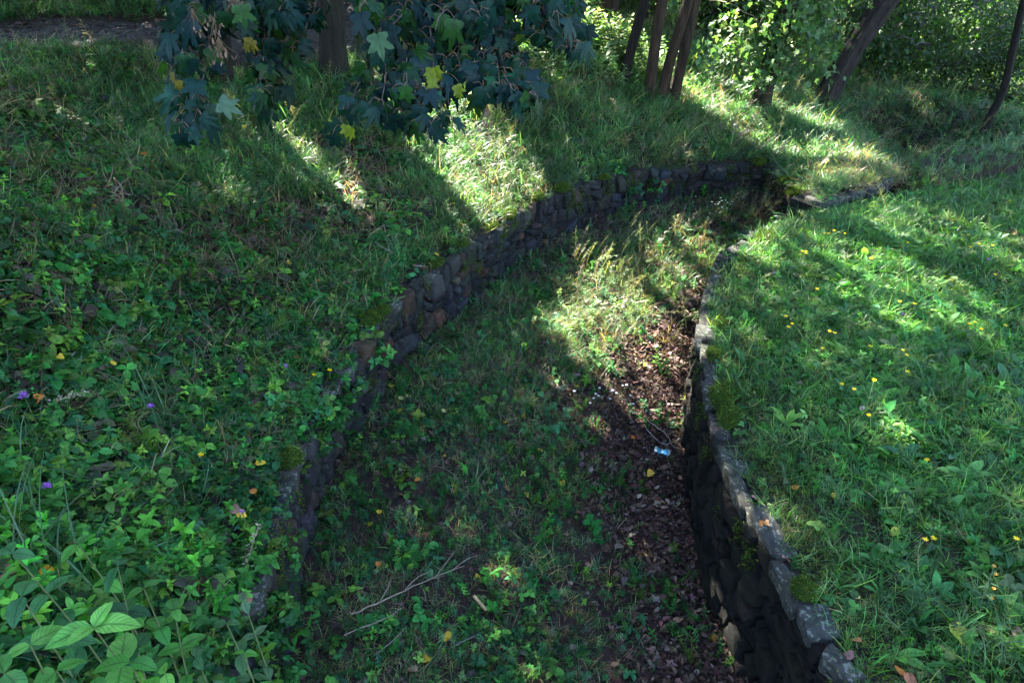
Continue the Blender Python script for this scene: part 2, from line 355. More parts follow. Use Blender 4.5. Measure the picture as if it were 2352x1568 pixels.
def sprig(seed, pairs=4, lw=.45, ll=.4, h=1., up=.9, top=True, stem=(.9,.8,.7), lean=.25):
    """upright stem with opposite leaves, unit height"""
    r = np.random.default_rng(seed); ts = []
    ax = np.array([math.sin(lean), 0, math.cos(lean)])
    pts = [ax * t * h + np.array([.06 * math.sin(t * 5 + seed), .05 * math.cos(t * 4), 0]) * t for t in np.linspace(0, 1, 5)]
    ts.append(stem_t(pts, .022, .01, stem)); y0 = r.uniform(0, 3)
    for i in range(pairs):
        t = .3 + .7 * (i + .5) / pairs; p = ax * t * h + np.array([.06 * math.sin(t * 5 + seed), .05 * math.cos(t * 4), 0]) * t; y = y0 + i * 1.57 + r.normal(0, .2)
        sz = ll * (1.1 - .5 * t) * r.uniform(.8, 1.2)
        for k in (0, 3.1416):
            lf = leaf(lw, 5, r.uniform(.1, .4), r.uniform(.1, .5), .42, seed=seed * 7 + i)
            ts.append(xf(lf, p, y + k + r.normal(0, .15), r.uniform(-.1, .6), r.normal(0, .25), sz, tone=np.ones(3) * r.uniform(.8, 1.2) * (1 + .25 * t)))
    if top:
        for k in range(3): ts.append(xf(leaf(lw, 5, .3, .2, .42, seed=k), ax * h, y0 + k * 2.1, .7, 0, ll * .55, tone=(1.3, 1.3, 1.1)))
    return join(ts)
def trefoil(seed, lw=.75, lobes=3, n=3, jag=.1):
    r = np.random.default_rng(seed); ts = []
    for k in range(n):
        a = r.uniform(0, 6.28); q = np.array([math.cos(a), math.sin(a), 0]); h = r.uniform(.5, 1.3)
        base = q * r.uniform(.1, .9); tip = base + q * .5 + np.array([0, 0, h])
        ts.append(stem_t([base * .3, (base + tip) / 2 + q * .1, tip], .03, .02, (1.2, .8, .7)))
        tone = np.ones(3) * r.uniform(.75, 1.25)
        tilt = r.uniform(-.35, .25)
        for j in range(lobes):
            off = (j - (lobes - 1) / 2) * (2.0 if lobes == 3 else 1.1)
            ts.append(xf(leaf(lw, 6, .3, .35, .5, seed=seed + j, jag=jag), tip, a + off, tilt + r.normal(0, .15), r.normal(0, .2), r.uniform(.8, 1.1) * (1.1 if j == lobes // 2 else .9), tone=tone))
    return join(ts)
def rosette(seed, n=7, lw=.22, jag=.25, up=(.1, .9), droop=(.1, .8)):
    r = np.random.default_rng(seed); ts = []
    for k in range(n):
        lf = leaf(lw * r.uniform(.8, 1.3), 9 if jag else 6, r.uniform(.2, .6), r.uniform(*droop), .6, seed=seed + k, jag=jag)
        ts.append(xf(lf, (0, 0, 0), k * 6.283 / n + r.normal(0, .3), r.uniform(*up), r.normal(0, .25), r.uniform(.6, 1.1), tone=np.ones(3) * r.uniform(.75, 1.3)))
    return join(ts)
def feather(seed, n=9, h=1., lean=.4):
    """fine divided leaf sprays (yarrow, mugwort)"""
    r = np.random.default_rng(seed); ts = []
    for b in range(3):
        a = r.uniform(0, 6.28); ax = np.array([math.sin(lean) * math.cos(a), math.sin(lean) * math.sin(a), math.cos(lean)]) * h * r.uniform(.7, 1.1)
        ts.append(stem_t([ax * 0, ax * .5, ax], .012, .006, (1, .9, .8)))
        for i in range(n):
            t = .25 + .75 * i / n
            for k in (-1, 1):
                ts.append(xf(leaf(.22, 3, .2, .1), ax * t, a + k * r.uniform(.8, 1.6), r.uniform(0, .7), 0, .32 * (1.15 - t) * r.uniform(.7, 1.2), tone=np.ones(3) * r.uniform(.8, 1.25)))
    return join(ts)
def plume(seed, h=1.):
    """dry seeding grass head"""
    r = np.random.default_rng(seed); ts = []
    pts = [np.array([.45 * t * t, 0, t * .95]) * h for t in np.linspace(0, 1, 6)]
    ts.append(stem_t(pts, .010, .004, (1.3, 1.1, .9)))
    for i in range(34):
        t = r.uniform(.5, 1.); p = np.array([.45 * t * t, 0, t * .95]) * h
        a = r.uniform(0, 6.28); q = p + np.array([math.cos(a) * .10, math.sin(a) * .10, .06]) * (1.25 - t) * 1.5
        ts.append(strip([p, q], [.003, .010], (0, 1, 0)))
    return join(ts)
_MO = [(0,0),(-.06,.10),(-.16,.30),(-.02,.33),(-.05,.52),(.12,.42),(.20,.50),(.24,.40),(.34,.26),(.40,.42),(.45,.60),(.55,.52),(.66,.60),(.64,.38),(.70,.34),(.60,.22),(.66,.15),(.80,.19),(.82,.10),(1.0,0)]
def _syc():
    a = [(180,.27),(168,.36),(150,.36),(133,.43),(120,.50),(108,.45),(97,.42),(85,.31),(74,.42),(68,.45),(62,.55),(53,.66),(47,.54),(40,.50),(36,.40),(27,.31),(20,.44),(15,.46),(9,.57),(0,.70)]
    return [(.35 + r_ * math.cos(math.radians(t)), r_ * math.sin(math.radians(t))) for t, r_ in a]
_MO = _syc()
def maple_tpl(seed=0, droop=.35, fold=.2):
    r = np.random.default_rng(seed)
    up = [(x * (1 + r.normal(0, .03)), y * (1 + r.normal(0, .04))) for x, y in _MO]
    pts = up + [(x * (1 + r.normal(0, .02)), -y * (1 + r.normal(0, .04))) for x, y in _MO[-2:0:-1]]
    P2 = np.array(pts); c = np.array([.28, 0]); mid = c + (P2 - c) * .5
    def zf(p): return -droop * np.maximum(p[:, 0], 0) ** 2 - fold * 0 + .16 * np.abs(p[:, 1]) - .55 * droop * p[:, 1] ** 2 + .03 * np.sin(9 * p[:, 0] + seed) * np.abs(p[:, 1]) * 2
    A = np.vstack([c[None], mid, P2]); V = np.c_[A, zf(A)]; n = len(P2); F = []
    for i in range(n):
        j = (i + 1) % n
        F += [(0, 1 + j, 1 + i), (1 + i, 1 + j, 1 + n + j), (1 + i, 1 + n + j, 1 + n + i)]
    # palmate veins: v = 0 along the lobe axes
    ang = np.arctan2(A[:, 1], A[:, 0] + .02); rr = np.hypot(A[:, 0], A[:, 1])
    lob = np.array([0, .92, -.92, 1.75, -1.75]); dv = np.min(np.abs(ang[:, None] - lob[None]), 1) * 2.2 * np.clip(rr * 2, 0, 1)
    U = np.c_[rr * .3, np.clip(dv, 0, 1), np.zeros(len(A))]
    return V, np.array(F), U, np.ones((len(V), 3))
MAPLE = [maple_tpl(k, d) for k, d in enumerate((.3, .6, .9, 1.25))]
MLOBE = [(0,0),(-.05,.12),(-.1,.4),(.15,.36),(.3,.3),(.42,.5),(.6,.42),(.6,.2),(.8,.14),(1,0)]
def simple_maple():
    P2 = np.array(MLOBE + [(x, -y) for x, y in MLOBE[-2:0:-1]]); V = np.c_[P2, -.3 * np.maximum(P2[:, 0], 0) ** 2 + .15 * np.abs(P2[:, 1])]
    V = np.vstack([[(.3, 0, -.02)], V]); n = len(P2)
    F = [(0, 1 + (i + 1) % n, 1 + i) for i in range(n)]
    return V, np.array(F), np.c_[V[:, 0], V[:, 1] * 2, V[:, 0] * 0], np.ones((len(V), 3))
SMAPLE = simple_maple()
CARD = leaf(.65, 3, .3, .3, .45); CARDC = (CARD[0] - [.5, 0, 0], *CARD[1:])
BROAD = [leaf(.62, 6, .25, .35, .42, wav=.3, seed=k) for k in range(4)]

# ------------------------------------------------------------------ scattering on the ground
def scatter(box, dens, d0=3.5, p=1.3, mask=None, r=rng, m=.15, keep_out=.2, off=0.0):
    x0, x1, y0, y1 = box; n = int((x1 - x0) * (y1 - y0) * dens)
    x = r.uniform(x0, x1, n); y = r.uniform(y0, y1, n)
    d = np.hypot(np.hypot(x, y), 2.5)
    k = r.random(n) < np.minimum(1, (d0 / d) ** p)
    x, y = x[k], y[k]
    if mask is not None:
        k = r.random(len(x)) < mask(x, y); x, y = x[k], y[k]
    z = ground_z(x, y); P_ = np.c_[x, y, z]
    v = in_view(P_, m) | (r.random(len(x)) < keep_out)
    return P_[v]
def reg(k, off=0.05):
    return lambda x, y: ((region(x, y) == k) & (dist_line(x, y, LL[::4] + WL2[1:]) > off) & (dist_line(x, y, RR[::4]) > off)).astype(float)
def lod(P_, base=1.0, k=.055, d0=4.0):
    d = np.linalg.norm(P_ - np.array([0, 0, CAM_H]), axis=1)
    return base * (1 + k * np.maximum(0, d - d0) * 1.6)
def hit(px, py, dz=0.):
    """where the sight line through (px, py) meets the ground (raised by dz)"""
    u = (px - 1176) / 1568; v = (py - 784) / 1568
    d = np.arange(1.2, 40, .03); x = u * d; y = d * (C_ - v * S_); z = CAM_H - d * (S_ + v * C_)
    g = ground_z(x, y) + dz; k = np.argmax(z <= g)
    return np.array([x[k], y[k], g[k]])

# ================================================================== GROUND
def axis(lo, hi, step, far):
    a = list(np.arange(lo, hi, step)); s = step
    while a[-1] < far: s *= 1.18; a.append(a[-1] + s)
    s = step
    while a[0] > -far: s *= 1.18; a.insert(0, a[0] - s)
    return np.array(a)
gx = axis(-6.5, 7.0, .065, 170); gy = axis(-.6, 12.5, .065, 170)
X, Y = np.meshgrid(gx, gy, indexing='ij'); Zg = ground_z(X.ravel(), Y.ravel(), .16)
rg = region(X.ravel(), Y.ravel())
nx, ny = X.shape; ii = (np.arange(nx - 1)[:, None] * ny + np.arange(ny - 1)[None]).ravel()
Fg = np.concatenate([np.stack([ii, ii + ny, ii + ny + 1], -1), np.stack([ii, ii + ny + 1, ii + 1], -1)])
cg = np.where((rg == 0)[:, None], np.array([[1.5, 1.1, 1.15]]), np.where((rg == 1)[:, None], np.array([[1.0, .95, .85]]), np.array([[.9, 1.1, .6]])))
far = np.clip((np.hypot(X.ravel(), Y.ravel()) - 13) / 5, 0, 1)[:, None]
cg = cg * (1 - far) + far * np.array([[1.1, 2.2, .7]])
A = Acc(); A.raw(np.c_[X.ravel(), Y.ravel(), Zg + (fbm(X.ravel(), Y.ravel(), .12, 4) - .5) * .03], Fg, cg)
tag(A.build('ground', M['soil']), None, kind='structure')
# path sheet
A = Acc(); tpx = np.gradient(PATH, axis=0); nrm = np.c_[-tpx[:, 1], tpx[:, 0]]; nrm /= np.linalg.norm(nrm, axis=1)[:, None]
cols_ = np.linspace(-1, 1, 21); pv = (PATH[:, None] + nrm[:, None] * cols_[None, :, None] * (1.12 + .12 * np.sin(np.arange(len(PATH)) * .6))[:, None, None]).reshape(-1, 2)
pz = ground_z(pv[:, 0], pv[:, 1]) + .03 - .03 * np.tile(cols_ ** 4, len(PATH)) * 1.6 + (fbm(pv[:, 0], pv[:, 1], .35, 2) - .5) * .03
k = len(cols_); ii = (np.arange(len(PATH) - 1)[:, None] * k + np.arange(k - 1)[None]).ravel()
A.raw(np.c_[pv, pz], np.concatenate([np.stack([ii, ii + k, ii + k + 1], -1), np.stack([ii, ii + k + 1, ii + 1], -1)]), (1, 1, 1))
tag(A.build('dirt_path', M['path']), None, kind='structure')

# ================================================================== STONE WALLS
def arc(line):
    p = smooth_line(line, .04, 1) if len(line) > 2 else smooth_line(line, .04, 0)
    s = np.r_[0, np.cumsum(np.linalg.norm(np.diff(p, axis=0), axis=1))]
    return p, s
MOSSC = [(.05,.085,.010), (.075,.11,.014), (.030,.055,.009)]
STONE_DARK = [(.015,.016,.017), (.024,.024,.025), (.011,.012,.014), (.036,.033,.030), (.020,.020,.022), (.04,.024,.018), (.026,.024,.022)]
STONE_BLACKISH = [(.006,.0055,.004), (.009,.007,.005), (.005,.005,.004), (.012,.009,.004), (.007,.008,.003)]  # near-black stone tones for the right wall
def build_wall(name, label, line, side, ztop, zb, stones, facemat, caps=True, row=.2, wst=(.12,.26), seed=0, capw=1., skip=0., cz=.012, rust=.07, relief=(.008, .058)):
    r = np.random.default_rng(seed); P_, s = arc(line); Ltot = s[-1]
    T = np.gradient(P_, axis=0); T /= np.linalg.norm(T, axis=1)[:, None]; N_ = np.c_[T[:, 1], -T[:, 0]] * side
    def pt(q, z, out):
        x = np.interp(q, s, P_[:, 0]); y = np.interp(q, s, P_[:, 1]); nx_ = np.interp(q, s, N_[:, 0]); ny_ = np.interp(q, s, N_[:, 1])
        return np.stack([x + nx_ * out, y + ny_ * out, z + 0 * x], -1)
    org = pt(Ltot / 2, 0, 0); org = np.array([org[0], org[1], zb(org[0], org[1])])
    root = thing(name, label, 'stone wall', org)
    A = Acc(); n = len(s); sec = []                                   # the core
    zbot = np.array([zb(*P_[i]) for i in range(n)]) - .25
    for out, zz in ((-.015, zbot), (-.015, np.full(n, ztop - .028)), (-.34, np.full(n, ztop - .02)), (-.34, zbot)):
        q = pt(s, 0, out); q[:, 2] = zz; sec.append(q)
    V = np.stack(sec, 1).reshape(-1, 3); F = []
    for i in range(n - 1):
        for k in range(4):
            a = i * 4 + k; b = i * 4 + (k + 1) % 4; F += [(a, b, b + 4), (a, b + 4, a + 4)]
    F += [(0, 1, 2), (0, 2, 3), (n * 4 - 4, n * 4 - 3, n * 4 - 2), (n * 4 - 4, n * 4 - 2, n * 4 - 1)]
    A.raw(V, F, (1, 1, 1)); A.build('wall_core', M['core'], root, False, org)
    key_dark = facemat is M['darkwall']
    A = Acc(); G = 7; lin = np.array([0, .05, .14, .35, .65, .86, .95, 1]); G = 8; a_, b_ = np.meshgrid(lin, lin, indexing='ij'); e = np.minimum(np.minimum(a_, 1 - a_), np.minimum(b_, 1 - b_))
    gi = (np.arange(G - 1)[:, None] * G + np.arange(G - 1)[None]).ravel(); GF = np.concatenate([np.stack([gi, gi + G, gi + G + 1], -1), np.stack([gi, gi + G + 1, gi + 1], -1)])
    zlo = min(zbot) + .1; ztop_ = ztop - .012; rows = max(1, int(round((ztop_ - zlo) / row)))
    for ri in range(rows):
        q = -r.uniform(0, .1); z0 = zlo + (ztop_ - zlo) * ri / rows; z1 = zlo + (ztop_ - zlo) * (ri + 1) / rows
        prev = (r.normal(0, .012), r.normal(0, .012), 0, 0)
        while q < Ltot:
            wd = r.uniform(*wst); q1 = q + wd; nxt = tuple(r.normal(0, .026, 4))
            parts_ = [(z0, z1)] if r.random() < .62 else [(z0, z0 + (z1 - z0) * r.uniform(.4, .6))] * 1 + [None]
            if parts_[-1] is None: parts_ = [parts_[0], (parts_[0][1], z1)]
            for (u0, u1) in parts_:
                g = .007
                c00 = np.array([q + g + prev[0], u0 + g + prev[2]]); c01 = np.array([q + g + prev[1], u1 - g + prev[3]]); c10 = np.array([q1 - g + nxt[0], u0 + g + nxt[2]]); c11 = np.array([q1 - g + nxt[1], u1 - g + nxt[3]])
                S = c00[None, None] * ((1 - a_) * (1 - b_))[..., None] + c10[None, None] * (a_ * (1 - b_))[..., None] + c01[None, None] * ((1 - a_) * b_)[..., None] + c11[None, None] * (a_ * b_)[..., None]
                S = S + r.normal(0, .004, S.shape); dep = r.uniform(*relief)
                tilt = (a_ - .5) * r.normal(0, .018) + (b_ - .5) * r.normal(0, .018)
                out = np.where(e < .01, -.05, dep * np.where(e < .06, .72, 1.) + tilt + r.normal(0, .005, e.shape))
                q_ = np.clip(S[..., 0], 0, Ltot).ravel()
                V = pt(q_, 0, out.ravel()); V[:, 2] = S[..., 1].ravel()
                c = pal(1, stones, .4, r=r)[0] if r.random() > rust else np.array([.11, .045, .026]) * r.uniform(.5, 1)
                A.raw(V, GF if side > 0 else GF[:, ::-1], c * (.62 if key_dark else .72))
            prev = nxt; q = q1
    A.build('stonework', facemat, root, True, org)
    if caps:
        q = .02
        while q < Ltot - .12:
            ln = r.uniform(.12, .36); wd = r.uniform(.11, .24) * capw; th = r.uniform(.06, .09); qc = min(q + ln / 2, Ltot)
            c = pt(qc, 0, .035 + r.normal(0, .012) - wd / 2); t = pt(min(qc + .05, Ltot), 0, 0) - pt(max(qc - .05, 0), 0, 0); ya = math.atan2(t[1], t[0]) + r.normal(0, .05)
            nn = 9; th_ = np.arange(nn) / nn * 6.283 + r.normal(0, .14, nn)
            if r.random() < skip or (capw == .8 and skip and pt(qc_ := min(q + ln / 2, Ltot), 0, 0)[1] > 5.6): q += ln; continue
            nn = 12; ex = np.array([-1,-.5,.05,.5,1,1.02,1,.5,0,-.5,-1,-1.02]) + r.normal(0, .05, nn); ey = np.array([-1,-1.02,-.99,-1.02,-1,0,1,1.03,1,1.04,1,0]) + r.normal(0, .06, nn)
            if r.random() < .4: j_ = r.choice([0, 4, 6, 10]); ex[j_] *= r.uniform(.6, .85); ey[j_] *= r.uniform(.7, .9)
            sup = 1 #(np.cos(th_)) ** 5 + np.abs(np.sin(th_)) ** 5) ** (-1 / 5) * r.uniform(.80, 1.06, nn)
            ox = ex * ln / 2 * .97; oy = ey * wd / 2
            tl = r.normal(0, .05, 2); rings = [(.95, -th), (1.0, -th * .5), (1.0, -.007), (.975, 0), (.65, .002), (.3, .003)]
            V = []
            for f, z in rings:
                V.append(np.stack([ox * f, oy * f, z + ox * f * tl[0] + oy * f * tl[1] * .5 + r.normal(0, .0035, nn)], -1))
            V.append(np.array([[0, 0, .010]])); V = np.concatenate(V); F = []
            for k in range(len(rings) - 1):
                for j in range(nn):
                    a = k * nn + j; b = k * nn + (j + 1) % nn; F += [(a, b, b + nn), (a, b + nn, a + nn)]
            F += [((len(rings) - 1) * nn + j, (len(rings) - 1) * nn + (j + 1) % nn, len(V) - 1) for j in range(nn)]
            V = V @ rots(ya, 0)[0].T; A = Acc(); A.raw(V, F, pal(1, [(.9,.9,1.), (1.2,1.2,1.2), (.6,.62,.68), (1.1,1.0,.85)], .1, r=r)[0].clip(0, 2) if True else 1)
            o = A.build('capstone', M['cap'], root, False); o.location = Vector((c[0] - org[0], c[1] - org[1], ztop + cz + r.normal(0, .008) - org[2]))
            q += ln * r.uniform(.95, 1.02) + (r.uniform(.02, .07) if r.random() < .3 else 0)
    return root, pt, Ltot, org
def moss_cushion(root, org, c, rx, ry, rz, yaw=0., seed=0, dens=1.0):
    r = np.random.default_rng(seed); n = int(2600 * dens * (rx * ry + rx * rz) / .02)
    u = r.normal(size=(n, 3)); u /= np.linalg.norm(u, axis=1)[:, None]; u[:, 2] = np.abs(u[:, 2]) * 1.0 - .25 * (r.random(n) < .4)
    lum = 1 + .16 * np.sin(u[:, 0] * 5 + seed) * np.cos(u[:, 1] * 6) + .1 * np.sin(u[:, 2] * 9 + seed)
    V = u * lum[:, None] * np.array([rx, ry, rz]) * r.uniform(.72, 1.0, (n, 1))
    yw = np.arctan2(u[:, 1], u[:, 0]) + r.normal(0, .6, n); ptc = np.arcsin(np.clip(u[:, 2], -1, 1)) + r.normal(0, .5, n)
    A = Acc(); col = pal(n, MOSSC, .2, r=r)
    A.inst(leaf(.35, 3, .2, .1), V, rots(yw, ptc, r.uniform(0, 3, n)), r.uniform(.010, .018, n), col)
    th = np.linspace(0, 2 * np.pi, 13)[:-1]; rings = []
    for f, z in ((1, -.3), (.92, .25), (.7, .62), (.35, .84)): rings.append(np.stack([np.cos(th) * f * rx * .86, np.sin(th) * f * ry * .86, np.full(12, z * rz)], -1))
    B = np.concatenate(rings + [np.array([[0, 0, .88 * rz]])]); F = [(k * 12 + j, k * 12 + (j + 1) % 12, (k + 1) * 12 + (j + 1) % 12) for k in range(3) for j in range(12)] + [(k * 12 + j, (k + 1) * 12 + (j + 1) % 12, (k + 1) * 12 + j) for k in range(3) for j in range(12)] + [(36 + j, 36 + (j + 1) % 12, 48) for j in range(12)]
    A.raw(B, F, np.array(MOSSC[2]) * .8)
    o = A.build('moss_cushion', M['moss'], root); o.rotation_euler = (0, 0, yaw); o.location = Vector(np.asarray(c) - org)
    return o
zfl = lambda x, y: float(floor_z(np.array([x]), np.array([y]))[0])
zfr = lambda x, y: zfl(x - .1, y)
WALLS = {}
WALLS['l'] = build_wall('retaining_wall', 'long dark stone wall along the foot of the grassy bank, mossy cushions on its rim', WL, 1, ZL, lambda x, y: zfl(x + .1, y), STONE_DARK, M['stone'], seed=3, row=.185, wst=(.08,.21), capw=.8, skip=.45, cz=-.004)
WALLS['l2'] = build_wall('retaining_wall', 'short dark wall turning from the far corner back toward the channel', WL2, 1, ZL, lambda x, y: .35, STONE_DARK, M['stone'], seed=4, row=.185, wst=(.09,.2), caps=True)
WALLS['l3'] = build_wall('retaining_wall', 'low stone wall stub beyond the corner, under the sunlit ledge of dry grass', WL3, 1, ZS - .02, lambda x, y: .5, STONE_DARK, M['stone'], seed=5, row=.15, wst=(.08,.17), caps=True)
WALLS['r'] = build_wall('retaining_wall', 'blackish wall below the lawn edge, topped by grey lichened capstones', WR, -1, ZR, zfr, STONE_BLACKISH, M['darkwall'], seed=7, row=.145, wst=(.09,.24), rust=0, capw=.58, cz=-.002, relief=(.006, .055))
for (px, py, rx, ry, rz, w_) in [(667,1055,.075,.065,.06,'l'),(848,735,.10,.08,.06,'l'),(880,715,.08,.05,.05,'l'),(1290,432,.11,.08,.06,'l'),(1236,452,.10,.07,.05,'l'),(1000,605,.10,.06,.04,'l'),(1172,492,.12,.06,.04,'l'),(560,1180,.07,.06,.03,'l'),(1390,408,.08,.06,.04,'l'),(1745,372,.14,.08,.05,'l'),
                          (1130,520,.11,.06,.03,'l'),(1063,560,.07,.05,.04,'l'),(1660,905,.16,.08,.018,'r'),(1672,955,.12,.06,.016,'r'),(1845,1352,.07,.06,.03,'r'),(1655,740,.09,.05,.02,'r'),(1638,812,.09,.05,.025,'r'),(1760,545,.2,.1,.03,'r'),(2000,440,.3,.12,.03,'l3'),(1960,452,.2,.1,.03,'l3'),(1820,440,.12,.08,.05,'l2'),(1800,415,.1,.07,.05,'l2')]:
    root, pt, Lt, org = WALLS[w_]; c = at(px, py, (ZL if w_[0] == 'l' else ZR) + .03)
    moss_cushion(root, org, c, rx, ry, rz, 1.2, int(px), .8)
# moss clinging in the joints of the wall faces
for key, dn, seed in (('l', 1.0, 1), ('l2', 1.2, 2), ('l3', 3.0, 3), ('r', .45, 4)):
    root, pt, Lt, org = WALLS[key]; r = np.random.default_rng(seed); A = Acc(); nclump = int(Lt * 9 * dn)
    for i in range(nclump):
        q = r.uniform(0, Lt); zt = (ZL if key[0] == 'l' else ZR); z = zt - abs(r.normal(0, .16)) - .02
        n = int(r.integers(60, 200)); qq = q + r.normal(0, .018, n); zz = z + r.normal(0, .05, n)
        V = pt(np.clip(qq, 0, Lt), 0, r.uniform(.0, .06, n)); V[:, 2] = zz
        ok = np.interp(qq, [0, Lt], [0, 1]) > -1
        A.inst(leaf(.35, 3, .2, .2), V[ok], rots(r.uniform(0, 6.3, n), r.uniform(-.8, .9, n), r.uniform(0, 3, n))[ok], r.uniform(.012, .022, n)[ok], pal(n, MOSSC, .2, r=r)[ok])
    o = A.build('moss', M['moss'], root, True, org); o['kind'] = 'stuff'

# ================================================================== TREES
# sunlit gaps, as outlines on the ground: the crowns are thin there
def wp(pts, z=1.0): return [tuple(hit(a, b, .06)[:2]) for a, b in pts]
GAPS = [  # outline, softness (m), share of the sun let through
 (wp([(960,190),(1080,215),(1160,300),(1240,440),(1200,525),(1060,590),(1020,430),(965,300)]), .45, 1.0),
 (wp([(830,160),(900,175),(1010,320),(1130,440),(1090,480),(960,370),(860,260)]), .35, .65),
 (wp([(560,255),(640,290),(800,400),(850,470),(780,450),(600,330)]), .35, .7),
 (wp([(1150,50),(1320,50),(1460,115),(1600,175),(1770,235),(1920,275),(2015,360),(2055,420),(1930,475),(1860,410),(1750,345),(1620,275),(1500,215),(1300,160),(1160,150)], 1.15), .38, 1.0),
 (wp([(1865,440),(2050,400),(2045,430),(1930,478)]), .12, 1.0),
 (wp([(1100,70),(1240,70),(1210,130),(1120,190)], 1.5), .2, .8),
 (wp([(1170,600),(1430,600),(1560,700),(1480,820),(1330,800),(1210,710)], .3), .45, 1.0),
 (wp([(1150,520),(1650,440),(1640,620),(1620,800),(1430,860),(1200,740)], .3), .45, .6),
 (wp([(1000,790),(1300,760),(1560,860),(1500,960),(1150,980),(950,900)], .3), .5, .07),
 (wp([(1050,1330),(1330,1300),(1380,1590),(1020,1590)], .3), .4, .12),
 (wp([(1620,560),(1800,500),(2352,500),(2352,740),(2100,740),(1900,700),(1700,740),(1600,700)], .98), .6, .3),
 (wp([(1900,560),(2200,600),(2250,680),(1950,640)], .98), .3, .5),
 (wp([(1980,930),(2070,935),(2085,995),(1990,1000)], .98), .1, .7),
 (wp([(1930,690),(2100,690),(2150,750),(1950,750)], .98), .15, .6),
 (wp([(1690,545),(1800,530),(1780,585),(1680,610)], .98), .12, .8),
 (wp([(1640,735),(1730,730),(1720,760),(1640,765)], .98), .08, .8),
 ([(1.08,2.32),(1.08,2.55),(1.25,2.6),(1.34,2.42),(1.25,2.3)], .06, 1.0),
 (wp([(1130,1440),(1240,1440),(1240,1590),(1130,1590)], .2), .12, .45),
 (wp([(1750,700),(2352,700),(2352,1500),(2200,1450)], .98), .2, .08),
 ([(8.2,11.2),(12,11.5),(15,17),(9.5,17)], .6, .75),
 (wp([(250,1500),(620,1300),(620,1600),(200,1600)], 1.3), .3, .12),
 (wp([(0,640),(60,640),(90,760),(0,780)], 1.8), .15, .3),
]
def sun_share(x, y):
    T = np.full(np.shape(x), .012)
    for poly, soft, s_ in GAPS:
        d = dist_line(x, y, poly + [poly[0]]); ins = inpoly(x, y, poly); sd = np.where(ins, d, -d)
        T = np.maximum(T, s_ * np.clip(sd / soft + .5, 0, 1))
    T = np.maximum(T, .22 * np.clip((vnoise(x, y, .38, 4) - .78) / .08, 0, 1))
    farm = (np.asarray(y) > 13.0) | (np.asarray(x) > 10.5)
    far_lit = (np.asarray(x) > 5) & (np.asarray(y) > 14.2)
    T = np.where(far_lit, np.maximum(T, np.where(vnoise(x, y, 1.0, 5) > .40, .8, .05)), T)
    return np.where(farm & ~far_lit, np.maximum(T, np.where(vnoise(x, y, 1.2, 3) > .64, .3, .03)), T)
LAI = 4.6
def shade_spot(P_):
    z = np.full(len(P_), 1.1)
    for _ in range(4):
        g = P_ - SD * ((P_[:, 2] - z) / SD[2])[:, None]; z = .4 * z + .6 * (ground_z(g[:, 0], g[:, 1]) + .1) if _ < 3 else z
    return g
def gap_keep(P_, r):
    """leaves whose shadow would fall in a sunlit gap are mostly left out of the crowns"""
    g = shade_spot(P_)
    T = sun_share(g[:, 0], g[:, 1])
    return r.random(len(P_)) < np.minimum(1, -np.log(np.maximum(T, 1e-3)) / LAI) * (T < .985)
def gap_drop(P_, r, keep=.12):
    """thin low foliage out where it stands in the way of a sunbeam"""
    g = shade_spot(P_); t = P_[:, 2] - g[:, 2]; T = np.where((g[:, 1] < 12.2) & (g[:, 0] < 8.5) & (t > .3), sun_share(g[:, 0], g[:, 1]), 0)
    return r.random(len(P_)) < 1 - (1 - keep) * np.clip(T * 1.3, 0, 1)
TREES = []
def grow(pts, r0, r1, top=9.5, n=26):
    p = [np.array(q, float) for q in pts]; d = p[-1] - p[-2]; d /= np.linalg.norm(d)
    while p[-1][2] < top:
        d = d * .88 + np.array([0, 0, .12]); d /= np.linalg.norm(d); p.append(p[-1] + d * .9)
    P_ = smooth_line(p, .16, 2); t = np.linspace(0, 1, len(P_))
    R_ = r0 + (r1 - r0) * t ** .8; h = P_[:, 2] - P_[0, 2]; R_ = R_ * (1 + .7 * np.exp(-np.maximum(h, 0) / .16))
    return P_, R_
def tree(name, label, cat, trunks, tone, group=None, wob=.05, sides=14, crown_w=1.0):
    """trunks: list of (points, r0, r1, top)"""
    base = np.array(trunks[0][0][0], float); root = thing(name, label, cat, base, group); tops = []
    for k, (pts, r0, r1, top) in enumerate(trunks):
        pts = [np.array(q, float) for q in pts]; pts[0] = pts[0] - np.array([0, 0, .15])
        P_, R_ = grow(pts, r0, r1, top); V, F = tube(P_, R_, sides, wob, k + int(base[0] * 10) % 7 + 8); A = Acc()
        c = np.array(tone) * np.array([.25, .22, .19]) * (1 + .5 * (fbm(V[:, 0] * 3 + V[:, 2] * .5, V[:, 1] * 3 + V[:, 2], .6, 2) - .5))[:, None]
        A.raw(V, F, c); A.build('trunk', M['bark'], root, True, base); tops.append(P_)
    TREES.append(dict(root=root, base=base, tops=tops, tone=tone, w=crown_w, leaves=[]))
    return TREES[-1]
G_ = lambda px, py: hit(px, py)
def up(px, py, y):
    u = (px - 1176) / 1568; v = (py - 784) / 1568; d = y / (C_ - v * S_); return atd(px, py, d)
b = G_(765,172); t_maple = tree('maple_tree', 'mossy-footed maple whose big-leaved branches hang down across the grass', 'tree', [([b, up(762,60,b[1]), up(760,-40,b[1])], .155, .08, 9)], (.055,.06,.05), wob=.05)
b = G_(505,192); t1 = tree('slender_tree', 'slim brown trunk behind the drooping maple leaves, near the dirt path', 'tree', [([b, up(505,80,b[1]), up(506,-40,b[1])], .115, .06, 8.5)], (.06,.045,.035))
